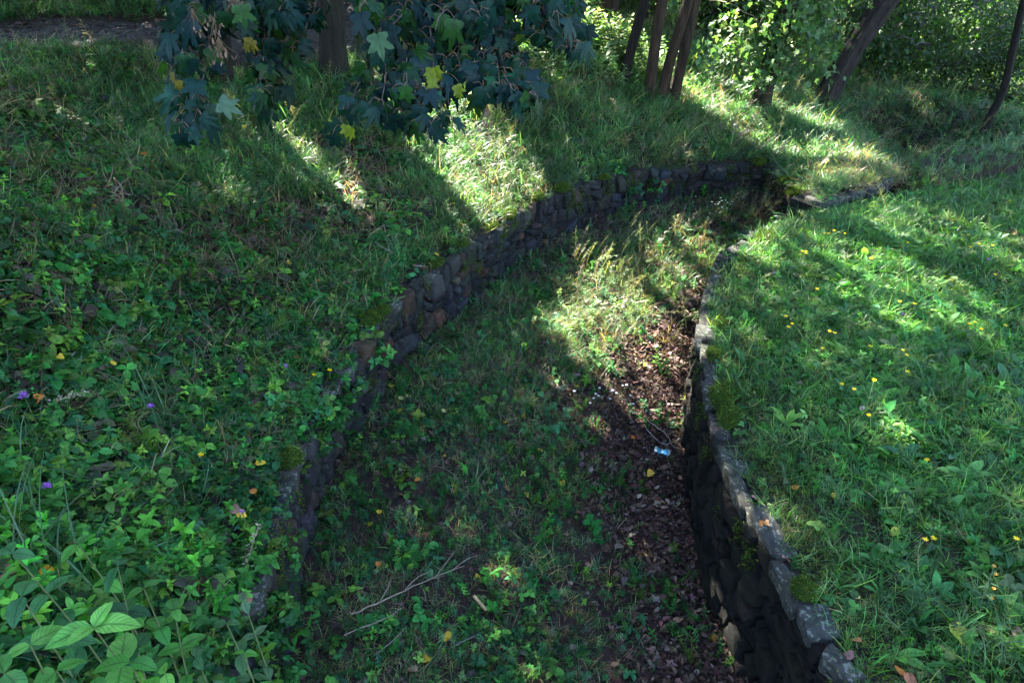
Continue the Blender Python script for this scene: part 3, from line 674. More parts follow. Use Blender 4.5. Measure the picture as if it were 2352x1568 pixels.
b = G_(1238,128); t3 = tree('rough_barked_tree', 'reddish-brown trunk with deeply furrowed bark behind the maple leaves', 'tree', [([b, up(1233,40,b[1]), up(1232,-60,b[1])], .20, .1, 9.5)], (.11,.055,.04), wob=.12, sides=22)
d = 9.7; b = G_(1428,192); t5 = tree('leaning_tree', 'thin dark trunk leaning right, left of the three-stemmed clump', 'tree', [([b, up(1450,110,b[1]), up(1484,-10,b[1]), up(1503,-80,b[1] + .05)], .07, .045, 8.5)], (.05,.042,.035))
b = G_(1495,228); b2 = b + np.array([.14, .02, 0]); b3 = G_(1541,234)
t6 = tree('multi_stemmed_tree', 'clump of three brown stems rising together from the bright grass', 'tree', [
    ([b, up(1497,150,b[1]), up(1515,40,b[1]), up(1530,-60,b[1])], .074, .045, 8.5), ([b2, up(1535,150,b[1]), up(1570,40,b[1]), up(1600,-60,b[1])], .072, .045, 8.5), ([b3, up(1560,170,b3[1]), up(1585,60,b3[1]), up(1610,-60,b3[1])], .075, .05, 8.5)], (.13,.09,.065))
b = G_(1742,250); t8 = tree('young_maple_tree', 'short mossy trunk under a curtain of sunlit lobed leaves', 'tree', [([b, up(1762,180,b[1]), up(1790,80,b[1]), up(1830,-60,b[1])], .13, .06, 8)], (.10,.085,.05), wob=.09)
b = G_(1888,240); t9 = tree('willow_tree', 'thick ridged grey trunk leaning steeply to the right above the bank', 'tree', [([b, up(1925,165,b[1]), up(1985,75,b[1]), up(2045,-10,b[1]), up(2100,-90,b[1])], .15, .11, 9)], (.10,.088,.095), wob=.13, sides=22)
b = G_(2250,315); t10 = tree('small_tree', 'small dark slanting tree on the lit slope at the meadow end', 'tree', [([b, up(2275,265,b[1]), up(2305,215,b[1]), up(2325,120,b[1])], .055, .03, 4.5)], (.035,.03,.028))
BGT = [(1143,60,.10,(.04,.035,.03),'dark trunk in the wood, framed by the maple leaves'),(1308,75,.13,(.045,.035,.03),'dark trunk just right of the furrowed reddish one'),(1362,70,.17,(.13,.08,.065),'pale reddish trunk behind bright weeds, left of the leaning tree'),
       (1455,60,.10,(.03,.026,.022),'shaded trunk deep behind the leaning tree'),(1652,75,.10,(.035,.03,.026),'dark trunk deep in the leaves right of the three stems'),(1715,60,.12,(.03,.026,.024),'dim trunk half hidden behind the leaf curtain'),(875,60,.12,(.035,.03,.026),'dark trunk behind the maple leaves beside the path'),(1960,95,.09,(.04,.035,.03),'slim trunk beyond the leaning willow')]
for i, (px, py, r0, tone, lb) in enumerate(BGT):
    best = None
    for dx in range(-26, 27, 4):
        b = G_(px + dx, py); zz = np.linspace(2, 9.5, 30); q = np.c_[np.full(30, b[0]), np.full(30, b[1]), zz]; g = shade_spot(q); s_ = np.sum(np.where(g[:, 1] < 12, sun_share(g[:, 0], g[:, 1]), 0)) + abs(dx) * .01
        if best is None or s_ < best[0]: best = (s_, dx)
    px += best[1]
    b = G_(px, py); d = b[1] * C_ + (CAM_H - b[2]) * S_; sx = (rng.normal() * 12 + (px - 1176) * .03)
    tree('woodland_tree', lb, 'tree', [([b, up(px + sx, py - 120, b[1]), up(px + sx * 2, py - 240, b[1])], r0, r0 * .55, 10)], tone, 'trees of the wood behind the bank')
# trees added outside the picture so that their crowns shade the bank
for (x, y, r0) in [(-9.5,8.0,.2),(-12,13,.2),(-6.5,16,.22),(-3,18,.2),(-10,2.5,.2),(3.5,17,.2),(8,19,.2)]:
    best = None
    for dx in np.linspace(-1.8, 1.8, 25):
        zz = np.linspace(2, 9.5, 30); q = np.c_[np.full(30, x + dx), np.full(30, y), zz]; g = shade_spot(q); s_ = np.sum(np.where(g[:, 1] < 12, sun_share(g[:, 0], g[:, 1]), 0)) + abs(dx) * .1
        if best is None or s_ < best[0]: best = (s_, dx)
    x += best[1]
    z = float(ground_z([x], [y])[0]); tree('woodland_tree', 'unseen wood tree added to shade the bank', 'tree', [([(x, y, z), (x + .1, y, z + 3), (x, y + .1, z + 6)], r0, r0 * .5, 10.5)], (.05,.045,.04), 'unseen trees added for shade')
for x, y in [(13,17),(17,24),(11,27),(20,15),(5,27),(24,30),(-4,28),(-14,24)]:
    z = float(ground_z([x], [y])[0]); tree('distant_tree', 'far tree beyond the meadow behind the bank', 'tree', [([(x, y, z), (x + .2, y, z + 2.5), (x, y + .1, z + 5)], .2, .12, 8)], (.06,.05,.045), 'trees beyond the meadow')

# unseen crown leaves laid out for their shade, thinned over the sunlit gaps
r = np.random.default_rng(21); n = 170000
gxy = np.c_[r.uniform(-9, 12, n), r.uniform(-1.5, 17, n)]; h = r.uniform(5.6, 11.5, n)
Pc = np.c_[gxy, np.full(n, 1.0)] + SD * (h / SD[2])[:, None]
Pc = Pc[gap_keep(Pc, r)]
# farther crowns
m_ = 45000; Q = np.c_[r.uniform(-20, 28, m_), r.uniform(19, 34, m_), r.uniform(4.5, 12, m_)]; Q = Q[vnoise(Q[:, 0], Q[:, 1] + Q[:, 2] * 1.3, 2.2, 2) > .42]; Q = Q[gap_drop(Q, r, .0)]
# unseen leaves added upper left to dim the sky over the left bank
m_ = 34000; Q2 = np.c_[r.uniform(-13, -3.5, m_), r.uniform(1.5, 10.5, m_), r.uniform(5.2, 9, m_)]; Q2 = Q2[gap_keep(Q2, r)]
Pc = np.concatenate([Pc, Q, Q2])
tp = []
for T_ in TREES:
    q = T_['tops'][0]; tp.append(q[np.argmin(np.abs(q[:, 2] - 8))] if q[-1, 2] > 6 else q[-1] + 50)
tp = np.array(tp); own = np.argmin(np.hypot(Pc[:, None, 0] - tp[None, :, 0], Pc[:, None, 1] - tp[None, :, 1]), 1)
for k, T_ in enumerate(TREES):
    T_['crown'] = Pc[own == k]
FARG = [(.05,.10,.02), (.07,.13,.025), (.04,.08,.02), (.09,.13,.03)]
def limbs(A, start, ends, r0, seed, tone, wig=.12, n=8, r1=.012, sag=.0, clear=False):
    rr = np.random.default_rng(seed)
    for e_ in ends:
        a = np.asarray(start, float) if np.ndim(start) == 1 else start[rr.integers(len(start))]
        if clear:
            q = a + (np.asarray(e_) - a) * np.linspace(0, 1, 12)[:, None]; g = q - SD * ((q[:, 2] - 1) / SD[2])[:, None]
            if np.max(np.where(g[:, 1] < 12, sun_share(g[:, 0], g[:, 1]), 0)) > .3: continue
        t = np.linspace(0, 1, n)[:, None]; P_ = a * (1 - t) + np.asarray(e_) * t
        L_ = np.linalg.norm(e_ - a); P_[1:-1] += rr.normal(0, wig * L_ * .15, (n - 2, 3)); P_[:, 2] += sag * L_ * np.sin(np.pi * t[:, 0])
        P_ = smooth_line(P_, max(.06, L_ / 14), 1); R_ = np.linspace(r0, r1, len(P_)); V, F = tube(P_, R_, 6, 0, 1); A.raw(V, F, tone)
for k, T_ in enumerate(TREES):
    Cn = T_['crown']
    if len(Cn) < 20: continue
    rr = np.random.default_rng(100 + k); A = Acc(); n = len(Cn)
    A.inst(CARDC, Cn, rots(rr.uniform(0, 6.3, n), rr.normal(-.3, .7, n), rr.normal(0, .7, n)), rr.uniform(.14, .24, n), pal(n, FARG, .2, r=rr))
    T_['acc'] = A
    B = Acc(); tops = T_['tops'][0]; st = tops[tops[:, 2] > 5.]
    if len(st): limbs(B, st, Cn[rr.choice(n, min(16, n), replace=False)], .05, k, T_['tone'], sag=.1, clear=True); B.n and B.build('limbs', M['bark'], T_['root'], True, T_['base'])

# ---- foliage that shows in the picture
def blob(px, py, d, rx, ry, rz, n, r, clump=.16, per=14):
    """leaf positions in an uneven cloud: clumps first, then leaves in each clump"""
    c = atd(px, py, d); nc = max(1, int(n // min(per, 14))); u = r.normal(size=(nc, 3)); u /= np.linalg.norm(u, axis=1)[:, None]; u *= (r.random((nc, 1)) ** .45)
    cc = c + u * np.array([rx, rz, ry]); P_ = np.repeat(cc, per, 0) + r.normal(0, clump, (nc * per, 3)) * np.array([1, 1, .75])
    return P_, cc
def foliage(T_, blobs, tpl, size, cols, seed, name='foliage', pitch=(-.35, .5), starts=None, twig=.012, m='far', per=14, clump=.16, face=None, low=.12, keep=.09):
    r = np.random.default_rng(seed); A = Acc(); B = Acc(); allc = []
    for bl in blobs:
        P_, cc = blob(*bl, r, clump=clump, per=per); cc = cc[gap_drop(cc, r, max(.1, keep))]; n = len(P_); gz = ground_z(P_[:, 0], P_[:, 1]); P_ = P_[P_[:, 2] > gz + low]; P_ = P_[gap_drop(P_, r, keep)]; n = len(P_)
        yw = r.uniform(0, 6.3, n) if face is None else r.normal(face, 1.2, n)
        A.inst(tpl if not isinstance(tpl, list) else tpl[0], P_, rots(yw, r.normal(*pitch, n), r.normal(0, .45, n)), r.uniform(size * .65, size * 1.25, n), pal(n, cols, .22, r=r)); allc.append(cc)
    cc = np.concatenate(allc); cc = cc[r.random(len(cc)) < .5]
    tr = T_['tops'][0] if starts is None else starts
    # each clump hangs on the nearest earlier clump or on the trunk
    nodes = [q for q in tr[::3]]; order = np.argsort([np.min(np.linalg.norm(tr - q, axis=1)) for q in cc])
    for i in order:
        q = cc[i]; nd = np.array(nodes); k_ = np.argmin(np.linalg.norm(nd - q, axis=1) + .25 * np.maximum(0, q[2] - nd[:, 2])); a = nd[k_]
        L_ = np.linalg.norm(q - a); t = np.linspace(0, 1, 5)[:, None]; P_ = a * (1 - t) + q * t; P_[1:-1] += r.normal(0, .04 * L_, (3, 3)); P_[:, 2] += .08 * L_ * np.sin(np.pi * t[:, 0])
        V, F = tube(P_, np.linspace(twig * (1 + L_ * .5), twig * .45, 5), 5, 0, 1); B.raw(V, F, np.array(T_['tone']) * .8); nodes.append(q)
    A.build(name, M[m], T_['root'], True, T_['base']); B.build('branches', M['twig'], T_['root'], True, T_['base'])
LITM = [(.07,.13,.05), (.09,.16,.06), (.05,.11,.045), (.12,.18,.07), (.06,.12,.05)]  # greyish greens, the sky's light on the curtain put into the leaf colour
foliage(t8, [(1560,60,11.2,.6,.6,.4,300),(1650,30,9.8,.4,.5,.3,360),(1670,110,9.5,.42,.45,.4,420),(1720,60,8.9,.6,.6,.5,520),(1700,150,8.9,.55,.45,.4,420),(1800,50,9.0,.55,.6,.5,480),(1790,130,8.8,.5,.4,.4,420),(1850,150,8.9,.35,.4,.3,240),(1680,190,9.4,.35,.25,.35,240),(1780,205,8.9,.45,.16,.3,150),(1850,60,9.2,.45,.5,.4,300),(1870,0,9.3,.5,.5,.4,300),(1540,130,11.4,.4,.4,.4,160)],
        SMAPLE, .085, LITM, 5, pitch=(-.5,.6), clump=.15, per=20, m='herb', low=.55, twig=.005, keep=.05)
foliage(t8, [(1765,120,9.1,.22,.55,.2,330),(1735,190,9.1,.3,.25,.2,200),(1800,60,9.0,.3,.4,.2,260),(1700,100,9.2,.4,.4,.3,260)], SMAPLE, .085, LITM, 15, pitch=(-.5,.6), clump=.11, per=20, m='herb', low=.45, twig=.004, keep=.6)
DKG = [(.025,.060,.018), (.035,.08,.022), (.02,.05,.018), (.055,.09,.026)]
foliage(t9, [(2060,60,11,.8,.9,.7,1500),(2180,40,11.5,.9,.9,.8,1700),(2120,110,12,.9,.4,.7,800),(2260,110,12,.8,.6,.8,1100),(2010,130,11.8,.6,.5,.6,900),(2000,180,11.6,.5,.2,.5,250),(2330,30,12,.8,.9,.8,1300),(1950,40,11.5,.5,.6,.5,700),(2110,180,12.5,.7,.2,.5,250)],
        CARD, .075, DKG, 6, pitch=(-.5,.5), clump=.16, per=20, starts=np.vstack([t9['tops'][0][30:60]]), keep=.8)
foliage(t10, [(2200,150,10.4,.45,.35,.4,900),(2300,150,10.2,.5,.5,.4,1500),(2260,220,10.2,.45,.25,.35,800),(2330,240,10.1,.35,.3,.3,700),(2180,215,10.5,.3,.15,.3,350),(2345,80,10.3,.5,.5,.4,900)],
        CARD, .055, [(.03,.06,.02), (.045,.085,.025), (.025,.05,.018)], 7, pitch=(-.1,.5), clump=.10, per=20, twig=.006, keep=1.)
# crowns finished now
for T_ in TREES:
    if 'acc' in T_: T_['acc'].build('crown', M['far'], T_['root'], True, T_['base'])

# ---- bushes of the wood edge
BUSH = [(1170,30,15,1.3,.8,.9,1100,'olive-green bush in half shade at the wood edge, behind the weeds'),(1400,30,13.5,1.0,.7,.7,1200,'leafy bush with pale leaves above the weeds, left of the leaning tree'),(1330,10,17,1.3,.9,.8,1000,'dark bush between the furrowed and the pale reddish trunk'),(1475,90,13,.6,.7,.6,900,'dark green bush just behind the three stems'),
        (1610,90,13,1.1,.9,.8,1700,'deep shaded bush behind the leaf curtain'),(1720,110,13,1.1,.8,.8,1700,'shaded bush behind the short mossy trunk'),(1830,130,13,.9,.8,.8,1300,'bush in shade left of the leaning willow'),(2060,20,24,1.8,1.5,1.2,1100,'sunlit bush beyond the willow at the meadow'),
        (2290,10,25,2.0,1.6,1.2,1100,'bright bush at the meadow end of the view'),(2340,150,17,1.4,1.2,1,1300,'light green bush behind the small slanting tree'),(1240,-10,21,2.2,1.2,1.2,1400,'far dim bush deep in the wood'),(1040,20,15,1.2,.8,.8,900,'green bush behind the hanging maple leaves'),(1560,10,18,2,1.2,1.2,1500,'far bush filling the gap behind the three stems'),(1800,20,19,2.2,1.3,1.2,1500,'far shaded bush above the short mossy trunk')]
for i, (px, py, d, rx, ry, rz, n, lb) in enumerate(BUSH):
    r = np.random.default_rng(300 + i); c = atd(px, py, d); g = float(ground_z([c[0]], [c[1]])[0]); c[2] = max(g + ry * .75, min(c[2], g + 1.7 * ry))
    root = thing('bush', lb, 'bush', (c[0], c[1], g), 'bushes at the edge of the wood')
    nc = n // 16; u = r.normal(size=(nc, 3)); u /= np.linalg.norm(u, axis=1)[:, None]; u *= r.random((nc, 1)) ** .4; cc = c + u * np.array([rx, rz, ry]); cc[:, 2] = np.maximum(cc[:, 2], g + .15)
    P_ = np.repeat(cc, 16, 0) + r.normal(0, .2, (nc * 16, 3)); P_[:, 2] = np.maximum(P_[:, 2], ground_z(P_[:, 0], P_[:, 1]) + .05); P_ = P_[gap_drop(P_, r, .2)]; m_ = len(P_); A = Acc()
    pale = i in (0, 1, 8); sz = .10 if d < 15 else .13  # a few bushes get paler greens
    A.inst(SMAPLE if i in (1, 12) else CARD, P_, rots(r.uniform(0, 6.3, m_), r.normal(-.2, .55, m_), r.normal(0, .5, m_)), r.uniform(sz * .6, sz * 1.3, m_), pal(m_, [(.06,.12,.03), (.08,.14,.04), (.05,.10,.03)] if pale else DKG, .22, r=r)); o = A.build('foliage', M['far'], root, True, (c[0], c[1], g))
    B = Acc(); limbs(B, np.array([c[0], c[1], g - .05]), cc[r.choice(nc, min(12, nc), replace=False)], .02, i, (.05,.04,.035), r1=.005, sag=.05); B.build('stems', M['twig'], root, True, (c[0], c[1], g))

# ---- the maple boughs that hang into the picture
TW = [((385,-60),(405,70),3.6),((430,-60),(400,185),3.5),((440,-70),(432,150),3.4),((470,-60),(440,300),3.35),((440,200),(440,310),3.3),((570,-40),(580,255),3.6),((660,-60),(690,60),3.7),((700,-60),(680,110),3.7),((720,-60),(735,20),3.6),((600,-60),(640,20),3.5),((680,-60),(655,30),3.5),((1010,-60),(1060,60),3.5),((950,-60),(920,60),3.6),((870,-60),(830,60),3.6),((1180,-60),(1150,40),3.5),((650,-60),(600,235),3.8),((1130,0),(1195,245),3.35),((1090,0),(1125,225),3.35),((1160,60),(1235,262),3.3),((1060,60),(1090,180),3.4),((570,-60),(610,180),3.7),((600,-60),(650,190),3.8),((640,-60),(620,100),3.8),((640,-60),(665,110),3.9),((560,-60),(540,60),3.5),
      ((850,-60),(878,130),3.3),((860,-60),(900,250),3.2),((880,-60),(925,280),3.25),((900,-60),(945,150),3.3),((920,-60),(965,240),3.2),((940,-60),(985,320),3.15),((960,-60),(1012,300),3.2),((980,-60),(985,200),3.3),((1000,-60),(1030,240),3.3),((1040,-60),(1060,190),3.4),((1090,-50),(1110,190),3.4),((1100,-50),(1150,230),3.35),((1120,0),(1185,220),3.3),((1150,60),(1225,265),3.3),((1130,-60),(1160,100),3.5),
      ((1180,-60),(1190,60),3.6),((1210,-60),(1235,50),3.5),((1250,-60),(1270,90),3.4),((1270,-60),(1300,110),3.4),((1280,-60),(1325,95),3.4),((1290,-20),(1308,165),3.4),((1250,-60),(1285,60),3.3),((850,150),(800,300),3.5),((860,20),(850,240),3.5),((960,-60),(880,80),3.2),((1040,-60),(1120,60),3.2),((1090,-60),(1000,70),3.2),((900,-60),(830,30),3.1),((460,-60),(560,30),3.2),((400,-60),(470,40),3.3),((1140,-60),(1240,0),3.2)]
r = np.random.default_rng(77); A = Acc(); B = Acc(); Y_ = Acc(); org = t_maple['base']
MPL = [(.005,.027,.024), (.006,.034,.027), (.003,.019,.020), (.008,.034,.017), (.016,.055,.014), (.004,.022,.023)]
starts = []
for k, (a, b_, d) in enumerate(TW):
    p0 = atd(a[0], a[1], d + .25); p1 = atd(b_[0], b_[1], d - .05); starts.append(p0); L_ = np.linalg.norm(p1 - p0)
    n = 12; t = np.linspace(0, 1, n)[:, None]; P_ = p0 * (1 - t) + p1 * t; P_[1:-1] += np.cumsum(r.normal(0, .008, (n - 2, 3)), 0); P_[:, 1] += .06 * np.sin(np.pi * t[:, 0])
    V, F = tube(P_, np.linspace(.006, .002, n), 5, 0, k); B.raw(V, F, (.10,.07,.06))
    q = .10
    while q < 1.0:
        p = P_[min(n - 1, int(q * (n - 1)))]
        for s_ in range(2 if q < .93 else 3):
            yaw = -1.57 + r.normal(0, 1.0); out = np.array([math.cos(yaw), math.sin(yaw), 0]); pl = r.uniform(.04, .10)
            tip = p + out * pl * .8 + np.array([0, 0, r.uniform(-.03, .03)]); mid = (p + tip) / 2 + np.array([0, 0, .025])
            V, F = tube(smooth_line([p, mid, tip], .02, 1), np.full(max(2, len(smooth_line([p, mid, tip], .02, 1))), .0012), 4, 0, 0); B.raw(V, F, (.22,.13,.08))
            size = r.uniform(.07, .135) * (.75 + .25 * r.random()); R = rots(yaw + r.normal(0, .35), r.normal(-1.0, .5), r.normal(0, .6))
            yel = r.random() < .006
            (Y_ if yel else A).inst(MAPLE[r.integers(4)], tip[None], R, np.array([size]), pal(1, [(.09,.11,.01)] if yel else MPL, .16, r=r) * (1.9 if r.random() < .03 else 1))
        q += r.uniform(.045, .075) / max(L_, .2)
for (px, py) in [(1715 / 3, 300 / 3), (1210 / 3, 520 / 3)]:
    for j in range(3): Y_.inst(MAPLE[j], atd(px + r.normal(0, 8), py + r.normal(0, 8), 3.35)[None], rots(-1.5 + r.normal(0, .5), -1.0, 0.3 * r.normal()), np.array([.055]), np.array([[.13,.10,.01]]))
for (px, py) in [(995,153),(985,172),(800,297),(1052,200)]:
    for j in range(2): Y_.inst(MAPLE[j], atd(px + r.normal(0, 7), py + r.normal(0, 6), 3.2)[None], rots(-1.5 + r.normal(0, .6), -.9, 0.4 * r.normal()), np.array([.06]), np.array([[.13,.16,.01]]))
A.inst(MAPLE[1], atd(500,235,3.1)[None], rots(-.3, -.25, .9), np.array([.10]), np.array([[.06,.11,.07]]))   # a pale leaf, the sky's sheen put into its colour
A.inst(MAPLE[0], atd(865,75,2.95)[None], rots(-1.2, -.9, .3), np.array([.11]), np.array([[.04,.09,.04]]))
A.build('foliage', M['maple'], t_maple['root'], True, org); Y_.build('yellow_leaves', M['maple'], t_maple['root'], True, org); t_maple['root'].children[-1]['label'] = 'yellowed maple leaves'
B.build('twigs', M['twig'], t_maple['root'], True, org)
B = Acc(); st = t_maple['tops'][0]; i0 = np.argmin(np.abs(st[:, 2] - 4.6)); grp = np.array(starts)
for k, cxy in enumerate([(430,-150,3.9),(640,-150,4.1),(900,-150,3.7),(1130,-150,3.7),(1290,-150,3.8)]):
    e_ = atd(cxy[0], cxy[1], cxy[2]); limbs(B, st[i0 + k * 2], [e_], .05, k, (.06,.05,.045), r1=.018, sag=.12, n=9)
    near = grp[np.argsort(np.linalg.norm(grp - e_, axis=1))[:14]]; limbs(B, e_, near, .012, k + 50, (.07,.055,.05), r1=.006, n=5)
B.build('branches', M['bark'], t_maple['root'], True, org)
# winged seed bunches
for k, (px, py) in enumerate([(540,20),(448,52),(497,72),(508,118),(1000,190),(1120,270),(955,215)]):
    A = Acc(); rr = np.random.default_rng(k); n = 22; c = atd(px, py, 3.25)
    A.inst(leaf(.35, 4, .1, .2, .65), c + rr.normal(0, .022, (n, 3)) * [1, 1, 1.6], rots(rr.uniform(0, 6.3, n), rr.uniform(-1.4, -.5, n), rr.normal(0, .5, n)), rr.uniform(.025, .04, n), pal(n, [(.20,.12,.09), (.26,.18,.12), (.13,.08,.05)], .15, r=rr))
    for q in A.V[0].reshape(n, -1, 3)[:, 0]: A.raw(*tube([c + [0, 0, .06], (c + q) / 2 + [0, 0, .02], q], [.001, .001, .0008], 4), (.2,.13,.08))
    A.build('seed_bunch', M['litter'], t_maple['root'], True, org)
# ================================================================== GROUND VEGETATION
TUFTS = [tuft(k, 11, 1, .35, .022, bias=.45, dry=.12) for k in range(5)]
TUFTF = [tuft(20 + k, 9, 1, .6, .035, bias=.3, dry=.10, segs=3) for k in range(3)]
DRYT = [tuft(40 + k, 12, 1, .8, .021, bend=(1.0, 2.2), dry=0.) for k in range(3)]
SPR = [sprig(k, 4, .5, .38, 1, lean=.2 + .15 * k) for k in range(4)]
SPRF = [sprig(30 + k, 6, .28, .28, 1, lean=.3, top=True) for k in range(3)]
TRE = [trefoil(k) for k in range(4)]
CLO = [trefoil(60 + k, .8, 3, 4, 0.) for k in range(3)]
ROS = [rosette(k, 7, .22, .28) for k in range(3)] + [rosette(9 + k, 7, .34, 0., (.2, 1.1)) for k in range(3)]
FEA = [feather(k) for k in range(3)]
PLU = [plume(k) for k in range(3)]
NET = [sprig(50 + k, 8, .42, .26, 1, lean=.1) for k in range(3)]
GR = [(.04,.13,.042), (.055,.16,.05), (.033,.11,.05), (.08,.18,.055), (.05,.13,.06), (.045,.12,.055), (.11,.17,.075)]
GRL = [(.04,.145,.026), (.055,.17,.03), (.032,.12,.032), (.08,.20,.04), (.042,.135,.04), (.09,.17,.05)]
HB = [(.020,.11,.024), (.034,.15,.028), (.014,.08,.028), (.06,.19,.032), (.030,.12,.045), (.022,.11,.024), (.10,.21,.03)]
STRAW = [(.17,.13,.08), (.24,.18,.11), (.12,.09,.065), (.18,.13,.10)]
LITC = [(.07,.037,.027), (.095,.052,.036), (.038,.022,.018), (.11,.072,.055), (.07,.043,.038), (.15,.11,.09), (.045,.027,.02)]
def place(A, tpls, P_, size, cols, jit=.36, tilt=.25, yaw=None, yspread=.9, r=rng, zoff=0., grow_=True, sx=None, k=.055):
    if len(P_) == 0: return
    which = r.integers(len(tpls), size=len(P_))
    tone = .55 + .9 * fbm(P_[:, 0], P_[:, 1], .45, 6)
    for w_ in range(len(tpls)):
        q = P_[which == w_]; n = len(q)
        if n == 0: continue
        yw = r.uniform(0, 6.3, n) if yaw is None else r.normal(yaw, yspread, n)
        s = r.uniform(*size, n) * (lod(q, 1., k) if grow_ else 1.)
        q = q + np.array([0, 0, zoff])
        sc3 = np.c_[s, s, s / lod(q, 1., k * .6) if grow_ else s]
        A.inst(tpls[w_], q, rots(yw, r.normal(0, tilt, n), r.normal(0, tilt, n)), sc3, pal(n, cols, jit, r=r) * tone[which == w_][:, None])
B1 = (-7.5, 9, .2, 13)
leftz = lambda x, y: np.clip((-.3 - x + (6.5 - y) * .12) / 1.4, 0, 1) * np.clip((7.2 - y) / 3.4, 0, 1)     # the herb-covered part of the bank
offpath = lambda x, y: (dist_line(x, y, PATHL[::3]) > 1.2).astype(float)
# --- grass of the bank
A = Acc()
P_ = scatter(B1, 620, 5.5, 1.15, lambda x, y: reg(1, .12)(x, y) * offpath(x, y) * np.where((x > 5) & (y > 7.6), .35, 1) * (1 - .45 * leftz(x, y)) * (.5 + .9 * fbm(x, y, .8, 2)) * np.where((x < -.7) & (y < 7.5) & (vnoise(x, y, .6, 6) > .52), .12, 1))
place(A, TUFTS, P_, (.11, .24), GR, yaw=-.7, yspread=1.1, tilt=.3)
P_ = scatter(B1, 420, 6, 1.0, lambda x, y: reg(1, .0)(x, y) * (dist_line(x, y, LL[::3] + WL2[1:]) < .38) * (fbm(x, y, .4, 3) > .42)); P_[:, 2] = np.maximum(P_[:, 2], ZL)
place(A, TUFTS, P_, (.05, .13), GR + [(.10,.11,.05)], yaw=-.3, yspread=1.2, tilt=.5)
tag(A.build('bank_grass', M['grass']), 'long arching grass covering the bank above the dark stone wall', 'grass', kind='stuff')
A = Acc()
P_ = scatter(B1, 230, 4.5, 1.0, lambda x, y: reg(1, .05)(x, y) * offpath(x, y) * (.2 + .6 * (vnoise(x, y, .7, 5) > .52) + .6 * (vnoise(x, y, .6, 6) > .5)) * (.4 + .4 * leftz(x, y)))
place(A, DRYT, P_, (.12, .24), STRAW, tilt=.5)
P_ = scatter((3.2, 5.2, 6.9, 8.6), 300, 9, 1, lambda x, y: reg(1, .0)(x, y) * (dist_line(x, y, WL3) < .6)); place(A, DRYT, P_, (.10, .2), [(.35,.28,.16), (.28,.22,.12)], tilt=.6)
tag(A.build('dry_grass', M['grass']), 'withered straw-coloured grass matted between the green plants of the bank', 'dry grass', kind='stuff')
# --- herbs of the left bank
A = Acc()
hm = lambda x, y: reg(1, .07)(x, y) * offpath(x, y) * leftz(x, y) * np.clip(.15 + 1.7 * (fbm(x, y, .9, 5) - .22) + .8 * np.clip((4.6 - y) / 1.6, 0, 1), .05, 1)
P_ = scatter(B1, 560, 4.0, 1.0, hm); place(A, TRE, P_, (.032, .062), HB + [(.05,.045,.03)], tilt=.3, k=.03)
P_ = scatter(B1, 400, 4.0, 1.0, hm); place(A, SPR, P_, (.07, .14), HB + [(.05,.12,.02)], tilt=.35, k=.03)
P_ = scatter(B1, 150, 4.5, .9, lambda x, y: reg(1, .16)(x, y) * offpath(x, y) * np.clip((-.3 - x) / 1.2, 0, 1) * (y > 4.2) * (vnoise(x, y, .75, 0) > .6)); place(A, TRE, P_[::2], (.035, .065), HB, tilt=.3, k=.03); place(A, SPR, P_[1::2], (.07, .14), HB, tilt=.3, k=.03)
P_ = scatter(B1, 26, 4, 1.0, lambda x, y: reg(1, .2)(x, y) * offpath(x, y) * np.clip(leftz(x, y) + .12, 0, 1)); place(A, ROS, P_, (.06, .11), HB, tilt=.2, k=.0)
P_ = scatter(B1, 40, 4, 1.0, lambda x, y: reg(1, .1)(x, y) * np.clip(leftz(x, y), 0, 1) * (vnoise(x, y, .6, 1) > .55)); place(A, FEA, P_, (.12, .2), HB, tilt=.3)
P_ = scatter(B1, 34, 4, 1.0, lambda x, y: reg(1, .2)(x, y) * leftz(x, y)); place(A, [SMAPLE], P_ + np.c_[np.zeros((len(P_), 2)), rng.uniform(.04, .12, len(P_))], (.04, .075), [(.05,.12,.03), (.09,.15,.03), (.06,.05,.05), (.03,.08,.03)], tilt=.35)
P_ = scatter(B1, 60, 5, 1.0, lambda x, y: reg(1, .15)(x, y) * offpath(x, y) * (1 - leftz(x, y)) * (fbm(x, y, .7, 2) > .42)); place(A, SPR, P_[::2], (.06, .11), HB + GR, tilt=.3, k=.03); place(A, CLO, P_[1::2], (.022, .04), HB + GR, tilt=.3, k=.03)
P_ = scatter((-3.2, -.9, 1.0, 3.2), 420, 9, 1, lambda x, y: reg(1, .05)(x, y)); px_, py_, _d = proj(P_); P_ = P_[(py_ > 1130 + .25 * px_) & (px_ > -300)]
place(A, SPR, P_, (.12, .22), [(.07,.25,.035), (.045,.18,.036), (.10,.28,.04), (.034,.14,.03)], tilt=.3, grow_=False)
for (px, py, rx, ry, nn) in [(560,1500,.08,.2,90),(575,1400,.07,.12,40),(630,1180,.06,.1,26),(680,1010,.07,.14,46),(735,930,.08,.15,60),(790,850,.07,.12,50),(560,1560,.12,.12,90),(850,760,.05,.08,20),(1420,395,.3,.06,30)]:
    c = at(px, py, ZL); q = c + np.c_[rng.normal(0, rx, nn), rng.normal(0, ry, nn), np.zeros(nn)]; q[:, 2] = np.maximum(ground_z(q[:, 0], q[:, 1]), ZL - .03 - rng.uniform(0, .25, nn) * (region(q[:, 0], q[:, 1]) == 0)); place(A, SPR, q[::2], (.06, .13), HB, tilt=.7); place(A, TRE, q[1::2], (.03, .05), HB, tilt=.6)
tag(A.build('bank_undergrowth', M['herb']), 'dense low brambles and leafy herbs over the left bank', 'undergrowth', kind='stuff')
